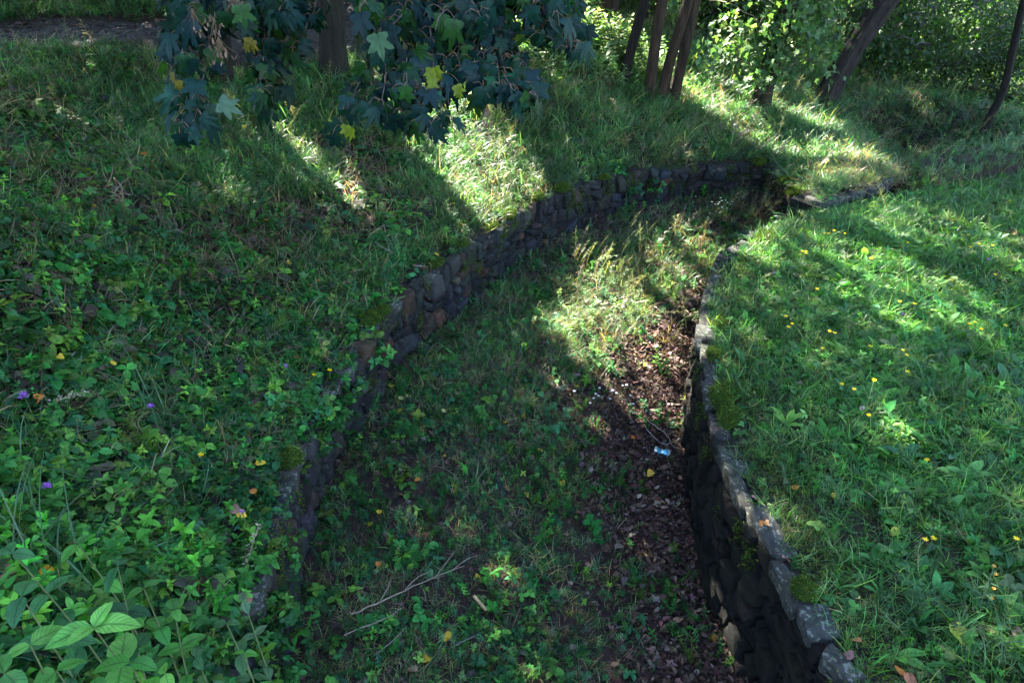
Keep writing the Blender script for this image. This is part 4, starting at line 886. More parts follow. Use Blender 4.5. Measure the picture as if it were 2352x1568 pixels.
# --- litter on bank and bed
A = Acc()
def litter(P_, size, r=rng, up_=.012):
    for T_, P_ in zip(LFT, np.array_split(P_[r.permutation(len(P_))], 4)):
        n = len(P_); A.inst(T_, P_ + np.c_[np.zeros((n, 2)), r.uniform(.003, up_, n)], rots(r.uniform(0, 6.3, n), r.normal(0, .45, n), r.normal(0, .6, n)), size[0] * .5 + (size[1] * 1.5 - size[0] * .5) * r.random(n) ** 2.4 * lod(P_, 1, .04), pal(n, LITC, .35, r=r))
LFT = [leaf(.75, 4, .7, .55, .42, wav=1.), leaf(.6, 4, -.6, .7, .4), (SMAPLE[0] * [1, .9, 1.8], *SMAPLE[1:]), leaf(.45, 3, .9, .3)]
rt = lambda x, y: np.clip(1 - dist_line(x, y, RR[::3]) / (1.0 + .22 * np.sin(y * 1.7)), 0, 1)
P_ = scatter((-1.5, 4.5, .8, 8), 6000, 4.5, 1.1, lambda x, y: (region(x, y) == 0) * np.clip(.05 + 1.7 * rt(x, y) + .25 * (vnoise(x, y, .5, 4) > .6), 0, 1)); litter(P_, (.010, .036), up_=.03)
P_ = scatter(B1, 300, 4.5, 1.0, lambda x, y: (region(x, y) == 1) * (.3 + leftz(x, y))); litter(P_, (.03, .055))
P_ = scatter((-9, 4, 9, 16), 90, 9, 1.0, lambda x, y: (region(x, y) == 1) * (dist_line(x, y, PATHL[::3]) < 5)); litter(P_, (.03, .06))
P_ = scatter((1.2, 5, .8, 7), 60, 4.5, 1.0, lambda x, y: (region(x, y) == 2)); litter(P_, (.025, .045))
tag(A.build('leaf_litter', M['litter']), 'brown and purplish dead leaves strewn thickly along the foot of the blackish wall', 'leaf litter', kind='stuff')
# --- bed of the channel
A = Acc(); BX = (-1.6, 4.6, .8, 8.6)
bm = lambda x, y: reg(0, .03)(x, y) * np.where((y > 6.2) & (dist_line(x, y, LL[::4] + WL2[1:]) < .45), .35, 1) * np.clip(1.15 - 2.3 * rt(x, y), .015, 1) * np.clip(.25 + 1.3 * (fbm(x, y, .6, 4) - .15), .1, 1)
P_ = scatter(BX, 950, 4.8, 1.0, bm); place(A, TUFTS, P_, (.05, .12), GR + [(.12,.19,.06), (.16,.19,.08), (.20,.19,.10), (.17,.17,.08)], yaw=.5, yspread=1.6, tilt=.4)
P_ = scatter(BX, 240, 6, .8, lambda x, y: bm(x, y) * np.clip((y - 4.6) / 1.2, 0, 1)); place(A, TUFTS, P_, (.10, .20), GR + [(.12,.15,.06)], yaw=.3, yspread=1.3, tilt=.35)
P_ = scatter(BX, 170, 5, .8, lambda x, y: bm(x, y) * (.35 + (y > 4.2))); place(A, DRYT, P_, (.08, .2), STRAW, tilt=.5)
tag(A.build('channel_grass', M['grass']), 'short wispy grass growing over the dry channel bed', 'grass', kind='stuff')
A = Acc()
P_ = scatter(BX, 380, 4.4, 1.0, bm); place(A, SPRF, P_, (.05, .11), HB + GR + [(.10,.17,.05)], tilt=.4)
P_ = scatter(BX, 55, 4.2, 1.0, lambda x, y: bm(x, y) * (vnoise(x, y, .45, 2) > .42)); place(A, CLO, P_, (.030, .055), HB, tilt=.3)
P_ = scatter(BX, 55, 4.2, 1.0, lambda x, y: bm(x, y) * (vnoise(x, y, .5, 7) > .45)); place(A, SPR, P_, (.07, .14), HB, tilt=.35)
P_ = scatter(BX, 110, 4.2, 1.0, lambda x, y: bm(x, y) * (vnoise(x, y, .55, 3) > .5)); place(A, FEA, P_, (.08, .16), HB + [(.045,.085,.065)], tilt=.35)
for (px, py, rad_, nn) in [(1240,1120,.22,26),(1150,1440,.28,44),(1230,1500,.25,44),(1520,1340,.35,46),(1600,1440,.3,36),(1440,1100,.2,24),(1500,935,.14,12),(900,1200,.3,30),(820,1180,.2,20),(1050,1520,.2,14),(860,1530,.15,12),(1250,1330,.12,10),(1560,950,.1,8),(1420,850,.12,10),(1190,620,.25,30),(1110,620,.3,40),(1090,700,.2,24),(1180,560,.3,30),(1060,740,.15,14),(1120,840,.15,12),(950,1020,.2,18),(820,1060,.2,26),(850,960,.15,14)]:
    c = at(px, py, .18); q = c + np.c_[rng.normal(0, rad_ * .5, (nn, 2)), np.zeros(nn)]; q = q[region(q[:, 0], q[:, 1]) == 0]; q[:, 2] = ground_z(q[:, 0], q[:, 1])
    place(A, [SPRF, FEA, FEA, SPR][int(px + py) // 10 % 4] if py > 800 else SPR, q, (.06, .13), HB + [(.04,.11,.03)], tilt=.3)
P_ = scatter(BX, 26, 5, .6, lambda x, y: reg(0, .02)(x, y) * (dist_line(x, y, LL[::4] + WL2[1:]) > .6) * np.clip((y - 4) / 2, 0, 1)); place(A, NET, P_[::3], (.12, .22), [(.05,.12,.03), (.07,.15,.04)], tilt=.3)
tag(A.build('channel_undergrowth', M['herb']), 'small leafy weeds and clover scattered over the channel bed', 'weeds', kind='stuff')
# --- plumes
A = Acc()
P_ = scatter(BX, 34, 6, .5, lambda x, y: reg(0, .02)(x, y) * (dist_line(x, y, LL[::4] + WL2[1:]) > .7) * np.clip((y - 4.7) / 1.0, 0, 1)); place(A, PLU, P_, (.18, .36), [(.15,.16,.09), (.20,.19,.13), (.10,.14,.06)], yaw=.3, yspread=1., tilt=.3)
for (px, py, rad_, nn) in [(1725,480,.3,14),(1330,560,.3,18),(1380,580,.25,10),(2050,440,.5,12),(1480,520,.5,16)]:
    c = at(px, py, .6); q = c + np.c_[rng.normal(0, rad_ * .5, (nn, 2)), np.zeros(nn)]; q[:, 2] = ground_z(q[:, 0], q[:, 1]); place(A, PLU, q, (.22, .4), [(.18,.19,.12), (.15,.17,.09), (.12,.16,.07)], yaw=.3, yspread=.8, tilt=.3)
P_ = scatter(B1, 5, 7, .5, lambda x, y: reg(1, .1)(x, y) * (1 - leftz(x, y)) * offpath(x, y)); place(A, PLU, P_, (.25, .42), [(.16,.17,.09)], yaw=-.6, tilt=.3)
P_ = scatter((1.5, 8, 1.5, 7.6), 5, 6, .3, reg(2, .1)); place(A, PLU, P_, (.18, .34), [(.14,.16,.08)], tilt=.4)
tag(A.build('seeding_grass', M['grass']), 'feathery pale seed heads of tall grass rising over the channel end', 'seeding grass', kind='stuff')
# --- lawn
A = Acc(); LX = (1.1, 9.5, .4, 9)
edge = lambda x, y: np.clip((dist_line(x, y, RR[::3]) - .12) / .95, 0, 1)
P_ = scatter(LX, 900, 5, .9, lambda x, y: reg(2, .03)(x, y) * (.35 + .65 * edge(x, y)) * (.6 + .5 * fbm(x, y, .6, 2))); place(A, TUFTS, P_, (.08, .17), GRL, tilt=.45)
P_ = scatter(LX, 240, 8, .5, lambda x, y: reg(2, .0)(x, y) * np.clip((y - 5.6) / .8, 0, 1)); place(A, TUFTS, P_, (.12, .2), GR, tilt=.3, yaw=.2)
P_ = scatter((1.0, 4.2, .6, 6.6), 520, 4.2, 1.0, lambda x, y: (region(x, y) == 2) * (dist_line(x, y, RR[::3]) < .30) * (dist_line(x, y, RR[::3]) > .06) * (vnoise(x, y, .35, 6) > .35)); P_[:, 2] = np.maximum(P_[:, 2], ZR); place(A, TUFTS, P_, (.03, .085), [(.06,.13,.035), (.09,.14,.045), (.12,.14,.06)], tilt=.7)
tag(A.build('lawn_grass', M['grass']), 'fresh green grass of the raised lawn beside the capstones', 'grass', kind='stuff')
A = Acc()
P_ = scatter(LX, 210, 4.5, .9, lambda x, y: reg(2, .1)(x, y) * edge(x, y) * (.55 + .7 * fbm(x, y, .7, 4))); place(A, ROS, P_, (.07, .13), GRL + [(.04,.12,.05)], tilt=.25)
P_ = scatter(LX, 60, 4.5, .9, lambda x, y: reg(2, .05)(x, y) * (.3 + edge(x, y))); place(A, CLO, P_, (.022, .045), GRL, tilt=.3)
P_ = scatter(LX, 520, 4.5, .9, lambda x, y: reg(2, .02)(x, y) * (1.2 - edge(x, y)) * .7); place(A, SPRF, P_, (.03, .07), [(.055,.12,.035), (.075,.13,.045), (.05,.10,.03), (.10,.14,.05), (.035,.09,.03)], tilt=.6)
P_ = scatter(LX, 55, 4.5, .9, lambda x, y: reg(2, .05)(x, y) * (vnoise(x, y, .5, 5) > .5)); place(A, FEA, P_, (.05, .11), GRL + HB, tilt=.4)
P_ = scatter(LX, 60, 4.5, .9, lambda x, y: reg(2, .1)(x, y) * (vnoise(x, y, .4, 1) > .4)); place(A, SPR, P_, (.06, .11), GRL, tilt=.4)
tag(A.build('lawn_herbs', M['herb']), 'broad dandelion and plantain leaves mixed into the bright lawn', 'lawn weeds', kind='stuff')
A = Acc()
P_ = scatter((1.1, 4.5, .4, 7), 2600, 4.0, 1.2, lambda x, y: reg(2, .05)(x, y) * np.clip(1.1 - 1.2 * edge(x, y), 0, 1) * (vnoise(x, y, .22, 2) > .46)); n = len(P_)
A.inst(leaf(.4, 3, .2, .1), P_, rots(rng.uniform(0, 6.3, n), rng.uniform(.1, 1.3, n), 0), rng.uniform(.014, .028, n) * lod(P_), pal(n, MOSSC + [(.05,.06,.02)], .2))
P_ = scatter((1.0, 4.2, .6, 6.6), 5200, 4.0, 1.2, lambda x, y: (region(x, y) == 2) * (dist_line(x, y, RR[::3]) > .03 + .14 * vnoise(x, y, .3, 3)) * (dist_line(x, y, RR[::3]) < .32)); P_[:, 2] = np.maximum(P_[:, 2], ZR + .004); n = len(P_)
A.inst(leaf(.4, 3, .2, .1), P_, rots(rng.uniform(0, 6.3, n), rng.uniform(-.1, 1.0, n), 0), rng.uniform(.012, .024, n) * lod(P_), pal(n, MOSSC + [(.045,.05,.02), (.06,.055,.03)], .25))
P_ = scatter((-2.2, 4.2, .8, 9), 1500, 4.0, 1.2, lambda x, y: (region(x, y) == 1) * (dist_line(x, y, LL[::3]) < .4) * (vnoise(x, y, .25, 2) > .55)); n = len(P_)
A.inst(leaf(.4, 3, .2, .1), P_ + [0, 0, .01], rots(rng.uniform(0, 6.3, n), rng.uniform(.1, 1.3, n), 0), rng.uniform(.014, .028, n) * lod(P_), pal(n, MOSSC + [(.05,.06,.02)], .2))
tag(A.build('ground_moss', M['moss']), 'olive moss carpeting the soil just behind the capstones', 'moss', kind='stuff')
# --- tall weeds at the wood edge, and rough cover farther out
A = Acc()
for (px, py, rx, ry, nn, s0, s1) in [(1180,120,.7,.8,110,.25,.5),(1120,100,.5,.7,60,.3,.6),(1350,130,.6,.6,110,.35,.7),(1400,150,.6,.5,110,.3,.6),(1330,170,.5,.4,60,.25,.45),(1460,190,.5,.4,50,.2,.4),(1280,160,.5,.4,50,.2,.4)]:
    c = hit(px, py); q = c + np.c_[rng.normal(0, rx * .6, nn), rng.normal(0, ry * .6, nn), np.zeros(nn)]; q[:, 2] = ground_z(q[:, 0], q[:, 1]); place(A, NET + FEA[:1], q, (s0, s1), [(.10,.17,.06), (.13,.20,.08), (.08,.14,.05)], grow_=False, tilt=.15)
tag(A.build('tall_weeds', M['herb']), 'tall pale weeds standing in the sun at the wood edge', 'weeds', kind='stuff')
A = Acc()
P_ = scatter((-14, 22, 11, 30), 30, 12, .6, lambda x, y: offpath(x, y) * np.where((x > 4) & (y < 13.5), .3, 1) * (region(x, y) == 1) * (.5 + .8 * fbm(x, y, 2, 2)) * np.where((x < 0) & (y > 9), .05, 1), keep_out=.1)
place(A, TUFTF, P_, (.25, .5), [(.05,.11,.03), (.07,.14,.035), (.09,.16,.04), (.04,.09,.03)], tilt=.3, grow_=False)
P_ = scatter((4.6, 12, 7.2, 15), 150, 10, .6, lambda x, y: (region(x, y) == 1).astype(float)); place(A, FEA + SPRF, P_, (.10, .2), [(.028,.085,.022), (.035,.10,.025)], grow_=False, tilt=.3)  # dark ground cover, the slope's shade deepened in its greens
P_ = scatter((4.0, 14, 6.6, 12), 300, 9, .6, lambda x, y: np.maximum((region(x, y) == 0), .8 * ((dist_line(x, y, BANK_EDGE[-6:]) < 1.0) & (x > 5))).astype(float)); place(A, TUFTS + SPRF[:1], P_, (.10, .2), GR, grow_=False, tilt=.3)
P_ = scatter((6, 22, 2, 14), 50, 9, .6, lambda x, y: (region(x, y) != 1).astype(float)); place(A, TUFTF, P_, (.14, .28), GR, grow_=False, tilt=.3)
tag(A.build('rough_grass', M['grass']), 'rough greenery over the far slope and the meadow beyond', 'rough grass', kind='stuff')
A = Acc(); P_ = scatter((-9, 1, 8, 13), 160, 9, .5, lambda x, y: (dist_line(x, y, PATHL[::3]) < .95).astype(float)); n = len(P_)
ico = [(0,0,1),(.9,0,.3),(.28,.85,.3),(-.72,.53,.3),(-.72,-.53,.3),(.28,-.85,.3),(0,0,-.4)]; icf = [(0,1,2),(0,2,3),(0,3,4),(0,4,5),(0,5,1),(6,2,1),(6,3,2),(6,4,3),(6,5,4),(6,1,5)]
A.inst((np.array(ico, float), np.array(icf), np.zeros((7, 3)), np.ones((7, 3))), P_ + [0, 0, .03], rots(rng.uniform(0, 6.3, n), rng.normal(0, .4, n), 0), np.c_[rng.uniform(.01, .045, n), rng.uniform(.01, .04, n), rng.uniform(.008, .025, n)], pal(n, [(.04,.034,.037), (.06,.055,.06), (.025,.022,.024)], .2))
tag(A.build('path_gravel', M['twig'], smooth=False), 'loose grey stones scattered on the dirt path', 'gravel', kind='stuff')

# ================================================================== THINGS ONE CAN COUNT
# --- dogwood shoots and other plants of the left foreground
def dogwood(px, py, ztop, h, nl, ll, cols, label, seed, crown=False, name='dogwood_shoot', cat='plant', group='leafy shoots in the bottom corner'):
    r = np.random.default_rng(seed); top = at(px, py, ztop); base = top - np.array([r.normal(0, .05), r.normal(0, .05), h]); base[2] = min(base[2], float(ground_z([base[0]], [base[1]])[0]))
    h = top[2] - base[2]; root = thing(name, label, cat, base, group); B = Acc(); A = Acc()
    P_ = smooth_line([base, base + (top - base) * .5 + r.normal(0, .02, 3), top], .03, 2); V, F = tube(P_, np.linspace(.004, .002, len(P_)), 6); B.raw(V, F, (.10,.13,.05)); B.build('stem', M['twig'], root, True, base)
    y0 = r.uniform(0, 3)
    for i in range(nl):
        t = 1 - i * .17 / max(h, .3); p = P_[max(1, int(t * (len(P_) - 1)))]
        for k in (0, 1):
            s_ = ll * r.uniform(.8, 1.15) * (1 if i else (.8 if not crown else 1))
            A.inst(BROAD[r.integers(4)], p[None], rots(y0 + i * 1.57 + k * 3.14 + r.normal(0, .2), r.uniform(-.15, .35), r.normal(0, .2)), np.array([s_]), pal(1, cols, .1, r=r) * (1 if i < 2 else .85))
    if crown: 
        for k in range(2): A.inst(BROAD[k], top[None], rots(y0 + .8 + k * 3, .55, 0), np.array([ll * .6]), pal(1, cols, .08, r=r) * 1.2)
    A.build('leaves', M['shrub'], root, True, base); return root
DG = [(.075,.26,.036), (.06,.22,.034), (.045,.18,.034)]; DP = [(.13,.34,.06), (.10,.29,.05)]
DW = [(215,1440,1.95,.7,2,0.114,DP,'pale green shoot with broad veined leaves spread like a star, at the bottom',True),(50,1370,1.9,.6,3,0.106,[(.04,.15,.05)],'dark blue-green leafy shoot near the left border, above the pale star-shaped one',False),
      (300,1520,1.85,.6,3,0.106,DG,'dark broad-leaved shoot just right of the pale star-shaped one',False),(70,1480,1.95,.6,3,0.091,DP,'light green shoot left of the pale star-shaped one',False),(130,1540,1.95,.6,3,0.099,DG,'broad-leaved shoot at the bottom, below the pale star-shaped one',False),
      (270,1300,1.75,.5,3,0.091,[(.03,.11,.04)],'shoot with large soft green leaves right of the orange leaf',False),(400,1400,1.6,.4,3,0.076,DG,'dark green shoot midway between the pale star and the wall',False),(330,1350,1.65,.45,3,0.084,DG,'shoot with rounded leaves above the dark broad-leaved one',False),
      (450,1510,1.55,.4,4,0.068,[(.04,.12,.04)],'small-leaved bushy shoot at the bottom, toward the wall',False),(520,1430,1.5,.35,4,0.065,[(.045,.12,.04)],'small-leaved shoot leaning over the wall edge',False),(560,1380,1.4,.3,3,0.061,[(.08,.15,.07)],'pale spotted-leaf shoot hanging over the wall edge',False),(180,1250,1.8,.5,3,0.076,DG,'leafy shoot among the tall grass left of the yellow leaf',False),
      (560,1500,1.5,.35,4,0.061,DG,'lowest small-leaved shoot beside the wall',False),(380,1545,1.7,.45,4,0.076,DP,'yellow-green shoot at the bottom border',False),(30,1270,1.95,.55,3,0.091,[(.045,.16,.05)],'large-leaved shoot at the left border under the knapweed',False),(10,1545,2.0,.6,3,0.099,DG,'broad-leaved shoot in the very corner',False),(230,1600,1.95,.6,3,0.106,DG,'shoot cut by the bottom border below the star',False)]
for k, q in enumerate(DW): dogwood(*q[:8], seed=400 + k, crown=q[8])
# extra shoots further up the bank
for k, (px, py, ll, cols, lb) in enumerate([(425,1010,.085,[(.09,.22,.03)],'bright yellow-green shoot near the foot of the bank'),(470,1235,.075,[(.10,.20,.03)],'yellow-green shoot beside the pale rock'),(200,575,.06,[(.04,.13,.03)],'fresh green bramble shoot high on the bank'),(30,690,.09,[(.12,.20,.02)],'yellowish sapling with lobed leaves at the left border'),(100,330,.05,[(.12,.20,.03)],'yellow-green seedling in the upper shade of the bank'),(140,105,.07,[(.10,.18,.03)],'pale green sprout at the rim of the dirt path')]):
    z = hit(px, py, .15)[2]; dogwood(px, py, z, .2, 2, ll, cols, lb, 450 + k, True, group='bright shoots on the bank')
# --- tall arching grass clumps by the left border
for k, (px, py, h, lb) in enumerate([(60,1250,.75,'tall arching grass clump beside the orange leaf at the left border'),(20,1060,.6,'long-bladed grass clump beneath the upper knapweed'),(150,1330,.7,'arching broad grass blades standing over the leafy shoots'),(330,880,.45,'dark grass clump amid the brambles'),(2300,1440,.3,'bright grass clump at the right border of the lawn')]):
    c = hit(px, py, .2); c[2] -= .2; r = np.random.default_rng(500 + k); A = Acc(); n = 16 if k < 5 else 30
    for i in range(n):
        t = blade(h * r.uniform(.5, 1.1), r.uniform(0, .4), r.uniform(.8, 2.0), .006 * r.uniform(.7, 1.3), r.uniform(0, 6.3), (r.normal(0, .04), r.normal(0, .04), 0), 8)
        A.raw(t[0] + c, t[1], pal(1, [(.05,.12,.05), (.07,.15,.06), (.10,.15,.09)] if k < 5 else GRL, .15, r=r)[0], t[2])
    tag(A.build('grass_clump', M['grass'], origin=c), lb, 'grass clump', 'tall grass clumps')
# --- fallen yellow leaves
def fleaf(seed, curl=.35, fold=.35):
    t = leaf(.88, 7, fold, curl, .36, wav=.5, seed=seed); s = stem_t([(0, 0, 0), (-.25, .03, .02), (-.45, .0, .06)], .04, .02, (.8, .6, .4)); return join([t, s])
FMES = {}
def fallen(px, py, size, col, label, group, dz=.05, seed=0, tpl=None):
    r = np.random.default_rng(int(px * 7 + py)); key = (seed, col)
    if key not in FMES:
        A = Acc(); t = tpl if tpl is not None else fleaf(seed, .2 + .12 * seed, .15 + .12 * seed); A.raw(t[0] - [.4, 0, 0], t[1], t[3] * np.array(col), t[2])
        FMES[key] = o = A.build('fallen_leaf', M['litter'])
    else:
        o = FMES[key].copy(); COL.objects.link(o)
    p = hit(px, py, dz); o.location = p; o.rotation_euler = (r.normal(.15, .3), r.normal(0, .25), r.uniform(0, 6.3)); o.scale = (size,) * 3
    return tag(o, label, 'leaf', group)
YE = (.50,.33,.03); OR = (.42,.15,.03); PY = (.42,.38,.14); PK = (.28,.15,.11)
G1 = 'fallen leaves on the bank'; G2 = 'fallen leaves in the channel'; G3 = 'fallen leaves by the lawn edge'
for i, (px, py, s_, c, lb) in enumerate([(597,1065,.055,YE,'yellow leaf beside the round moss cushion'),(582,1128,.045,OR,'orange curled leaf on the wall rim below the moss cushion'),(553,1182,.05,YE,'yellow leaf beside a grey-pink one on the wall rim'),(538,1170,.06,PK,'grey-pink leaf touching a yellow leaf on the wall rim'),(273,1220,.05,YE,'bright yellow leaf above the leafy shoots'),(168,1242,.055,PY,'pale yellow leaf left of the bright yellow one'),
        (113,1323,.055,(.55,.27,.02),'orange-yellow leaf held among tall grass near the left border'),(20,1325,.07,PK,'brownish pink dead leaf at the left border'),(138,820,.035,YE,'small yellow leaf under the forked stick'),(260,834,.035,YE,'small yellow leaf right of the forked stick'),(182,936,.05,PY,'cream leaf right of the upper knapweed flower'),(95,922,.05,OR,'rust-brown leaf beside the upper knapweed flower'),
        (570,1385,.06,(.24,.11,.08),'pinkish brown leaf near the speckled shoot'),(332,1465,.055,(.07,.05,.05),'dark purple-brown leaf among the bottom shoots')]): fallen(px, py, s_, c, lb, G1, .12, i % 3)
for i, (px, py, c) in enumerate([(343,278,YE),(355,317,OR),(561,290,YE),(642,283,YE),(215,473,YE),(613,510,YE),(165,550,PY),(307,610,OR),(665,603,YE),(732,648,OR),(343,801,YE),(682,824,OR),(563,1004,YE),(238,268,YE),(1002,586,YE),(190,640,(.30,.08,.02)),(500,650,PK)]): fallen(px, py, .05, c, 'small yellow or orange leaf fallen on the shaded bank', G1, .08, i % 3)
fallen(330, 355, .07, OR, 'large orange leaf high on the shaded bank', G1, .08, 1)
for i, (px, py, s_, c, lb) in enumerate([(899,886,.05,YE,'yellow leaf nearest the foot of the left wall'),(922,916,.055,PY,'pale green-yellow leaf, one of two side by side'),(936,909,.05,PY,'pale leaf lying half behind its green-yellow neighbour'),(919,946,.05,YE,'yellow leaf below the pair of pale leaves'),(1202,954,.05,YE,'yellow leaf in mid channel above the mint patch'),(1494,1088,.058,(.6,.36,.05),'yellow leaf on the bare litter below the drinks can'),
        (1291,1112,.05,YE,'pointed yellow leaf left of the weed patch'),(1188,1311,.05,(.5,.42,.03),'yellow-green heart-shaped leaf left of the nettle'),(1031,1461,.055,YE,'round yellow leaf under the broken tan stalk'),(981,1513,.06,YE,'large yellow leaf near the bottom border'),(1101,1517,.055,OR,'orange leaf among the bottom weeds'),(950,1538,.06,PK,'pinkish leaf at the bottom border'),(1556,1425,.065,PK,'pink-brown leaf on a stalk by the violet weeds'),(1097,1328,.035,YE,'thin yellow leaf under the dead stems'),
        (1482,1274,.035,PY,'cream leaf alone on the dark litter'),(1481,837,.045,(.6,.4,.02),'yellow leaf in the sunlit litter')]): fallen(px, py, s_, c, lb, G2, .04, i % 3)
for i, (px, py, c) in enumerate([(997,812,YE),(1019,946,PY),(1454,1004,OR),(1239,1036,YE),(1019,1048,YE),(872,1178,YE),(851,1205,YE),(1254,1236,YE),(1209,1135,YE),(1050,905,PK),(1325,890,YE),(1160,970,YE),(960,1100,OR),(1300,1230,PK),(1350,1300,PK),(870,1300,OR)]): fallen(px, py, .042, c, 'small dry leaf fallen on the channel weeds', G2, .05, i % 3)
for i, (px, py, s_, c, lb) in enumerate([(1765,1202,.045,(.48,.26,.12),'orange-pink leaf lying flat on a capstone'),(1733,1148,.05,(.30,.17,.13),'brown leaf on the upper lichened capstone'),(1804,1286,.05,(.33,.15,.12),'pink leaf on the capstone above the moss cushion'),(1965,1470,.06,(.40,.17,.08),'rust-pink leaf beside the lowest capstone'),(2195,1458,.10,(.42,.42,.05),'large yellow-green lobed leaf in the lawn'),(1826,1123,.045,OR,'orange leaf on the moss behind the capstones'),(1916,1139,.045,YE,'yellow leaf amid low lawn herbs'),
        (2056,1220,.05,(.40,.36,.06),'yellowish leaf below the buttercup pair'),(1965,1380,.035,PY,'tiny pale leaf in the mossy lawn'),(2068,1543,.05,OR,'orange leaf at the bottom of the lawn'),(2090,1560,.06,(.30,.11,.06),'reddish leaf at the bottom border of the lawn'),(2335,1455,.06,PK,'brown-pink leaf at the right border'),(1560,1100,.04,PK,'pale pink leaf by the foot of the blackish wall'),(1705,1375,.045,OR,'tan leaf by the sunlit foot of the blackish wall'),(1640,1470,.05,OR,'tan curled leaf in the reddish litter under the wall'),(1950,1505,.05,(.20,.10,.10),'purplish leaf below the rust-pink one')]):
    fallen(px, py, s_, c, lb, G3, .035, i % 3)
# --- lawn flowers
def flower(loc, h, col, np_, pr, label, cat, group, name, lean=(0, 0), centre=None, seed=0, spiky=False):
    r = np.random.default_rng(seed); root = thing(name, label, cat, loc, group); B = Acc()
    top = np.array([lean[0], lean[1], h]); P_ = smooth_line([(0, 0, 0), top * .5 + [lean[0] * .1, 0, h * .05], top], .03, 2); V, F = tube(P_, np.full(len(P_), .0016), 5); B.raw(V, F, (.08,.13,.04)); o = B.build('stem', M['twig'], root)
    A = Acc(); n = np_; yw = np.arange(n) * 6.283 / n * 2.02 + r.normal(0, .15, n)
    pit = r.uniform(-.1, .5, n) if not spiky else r.uniform(-.1, 1.3, n)
    A.inst(leaf(.3 if not spiky else .16, 4, .3, .1, .6), np.repeat(top[None], n, 0), rots(yw, pit, 0), r.uniform(.8, 1.1, n) * pr, pal(n, [col], .1, r=r)); A.build('petals', M['petal'], root)
    C2 = Acc(); t = leaf(.9, 4, .3, .1, .5); m_ = 10; C2.inst(leaf(.6, 3, .3, .3), np.repeat(top[None], m_, 0) - [0, 0, .004 if not spiky else .012], rots(np.arange(m_) * .63, 1.1 if not spiky else .9, 0), np.full(m_, pr * .45), np.tile(np.array([centre or (col[0] * .8, col[1] * .6, col[2])]), (m_, 1))); C2.build('flower_centre' if not spiky else 'bud', M['petal'], root)
    return root
YF = (.85,.62,.01); f0 = None; GF_ = 'yellow flowers dotted over the lawn'
FL = [(2006,893,'long-stalked yellow flower leaning over the lawn, above the fluffy seed head'),(1998,951,'yellow flower next to the sunny patch beneath the long-stalked one'),(1941,899,None),(1921,876,None),(2063,852,None),(2090,829,None),(1888,760,None),(1934,773,None),(2080,698,None),(2114,709,None),(2212,741,None),(2240,754,None),(2255,752,None),(2298,758,None),(1861,667,None),(1840,587,None),(1846,590,None),(1856,578,None),(1896,566,None),(1916,537,None),(1915,543,None),(1945,546,None),(1886,534,None),(2210,543,None),(2236,564,None),(2217,574,None),(2266,563,None),(2067,677,None),(2057,808,None),(2016,806,None),(1789,725,None),(1812,755,None),(1800,762,None),(1873,797,None),
      (2125,1233,'yellow flower left of its twin in the lower lawn'),(2145,1228,'yellow flower right of its twin in the lower lawn'),(2335,1224,'yellow flower at the right border of the lower lawn'),(2131,1047,'yellow flower above the lower pair, middle of the lawn'),(2180,640,None),(2300,640,None),(1990,600,None),(2070,560,None)]
for k, (px, py, lb) in enumerate(FL):
    tall = k == 0; p = hit(px, py, .14 if not tall else .24); h = .15 if not tall else .26; p[2] -= h * .93
    if f0 is None or tall or lb: o = flower(p, h, YF, 16, .016 if py < 800 else .015, lb or 'small yellow flower in the sunlit upper lawn', 'flower', GF_, 'yellow_flower', (-.03, -.04) if not tall else (.02, .05), seed=k)
    else: o = copy_tree(f1); o.location = Vector(p); o.rotation_euler = (0, 0, rng.uniform(0, 6.3)); o['label'] = 'small yellow flower in the sunlit upper lawn'
    f0 = f0 or o
    if k == 2: f1 = o
    if k == 0:
        f0 = o; f1 = None
    if f1 is None and k == 1: f1 = o
for k, (px, py, lb) in enumerate([(723,869,'yellow flower on the wall rim above the overgrown part'),(767,908,'lower yellow flower overhanging the wall'),(465,1055,'yellow flower among the brambles near the round moss cushion'),(1042,471,'yellow flower in the sunny strip of bank above the wall'),(1132,422,'orange-yellow flower at the shaded edge of the sunny strip'),(1607,342,'yellow flower in the grass above the far wall')]):
    p = hit(px, py, .12); p[2] -= .12; flower(p, .13, YF, 14, .018, lb, 'flower', 'yellow flowers on the bank', 'yellow_flower', seed=60 + k)
PU = (.42,.14,.62)
for k, (px, py, s_, lb) in enumerate([(60,920,.026,'large purple knapweed near the left border'),(115,1130,.022,'purple knapweed lower down among broad leaves'),(350,943,.020,'pair-like purple knapweed amid the brambles'),(660,851,.016,'small lilac flower just left of the wall rim'),(562,1192,.016,'small lilac flower under the yellow leaf on the rim'),(2268,602,.014,'lilac flower on a long stalk in the upper lawn'),(2070,732,.015,'purple clover head in the middle of the lawn'),(1775,632,.012,'tiny pink flower near the lawn edge')]):
    p = hit(px, py, .22); p[2] -= .22; flower(p, .24, PU, 34, s_, lb, 'flower', 'purple flowers', 'knapweed_flower', centre=(.05,.05,.03), seed=80 + k, spiky=True)
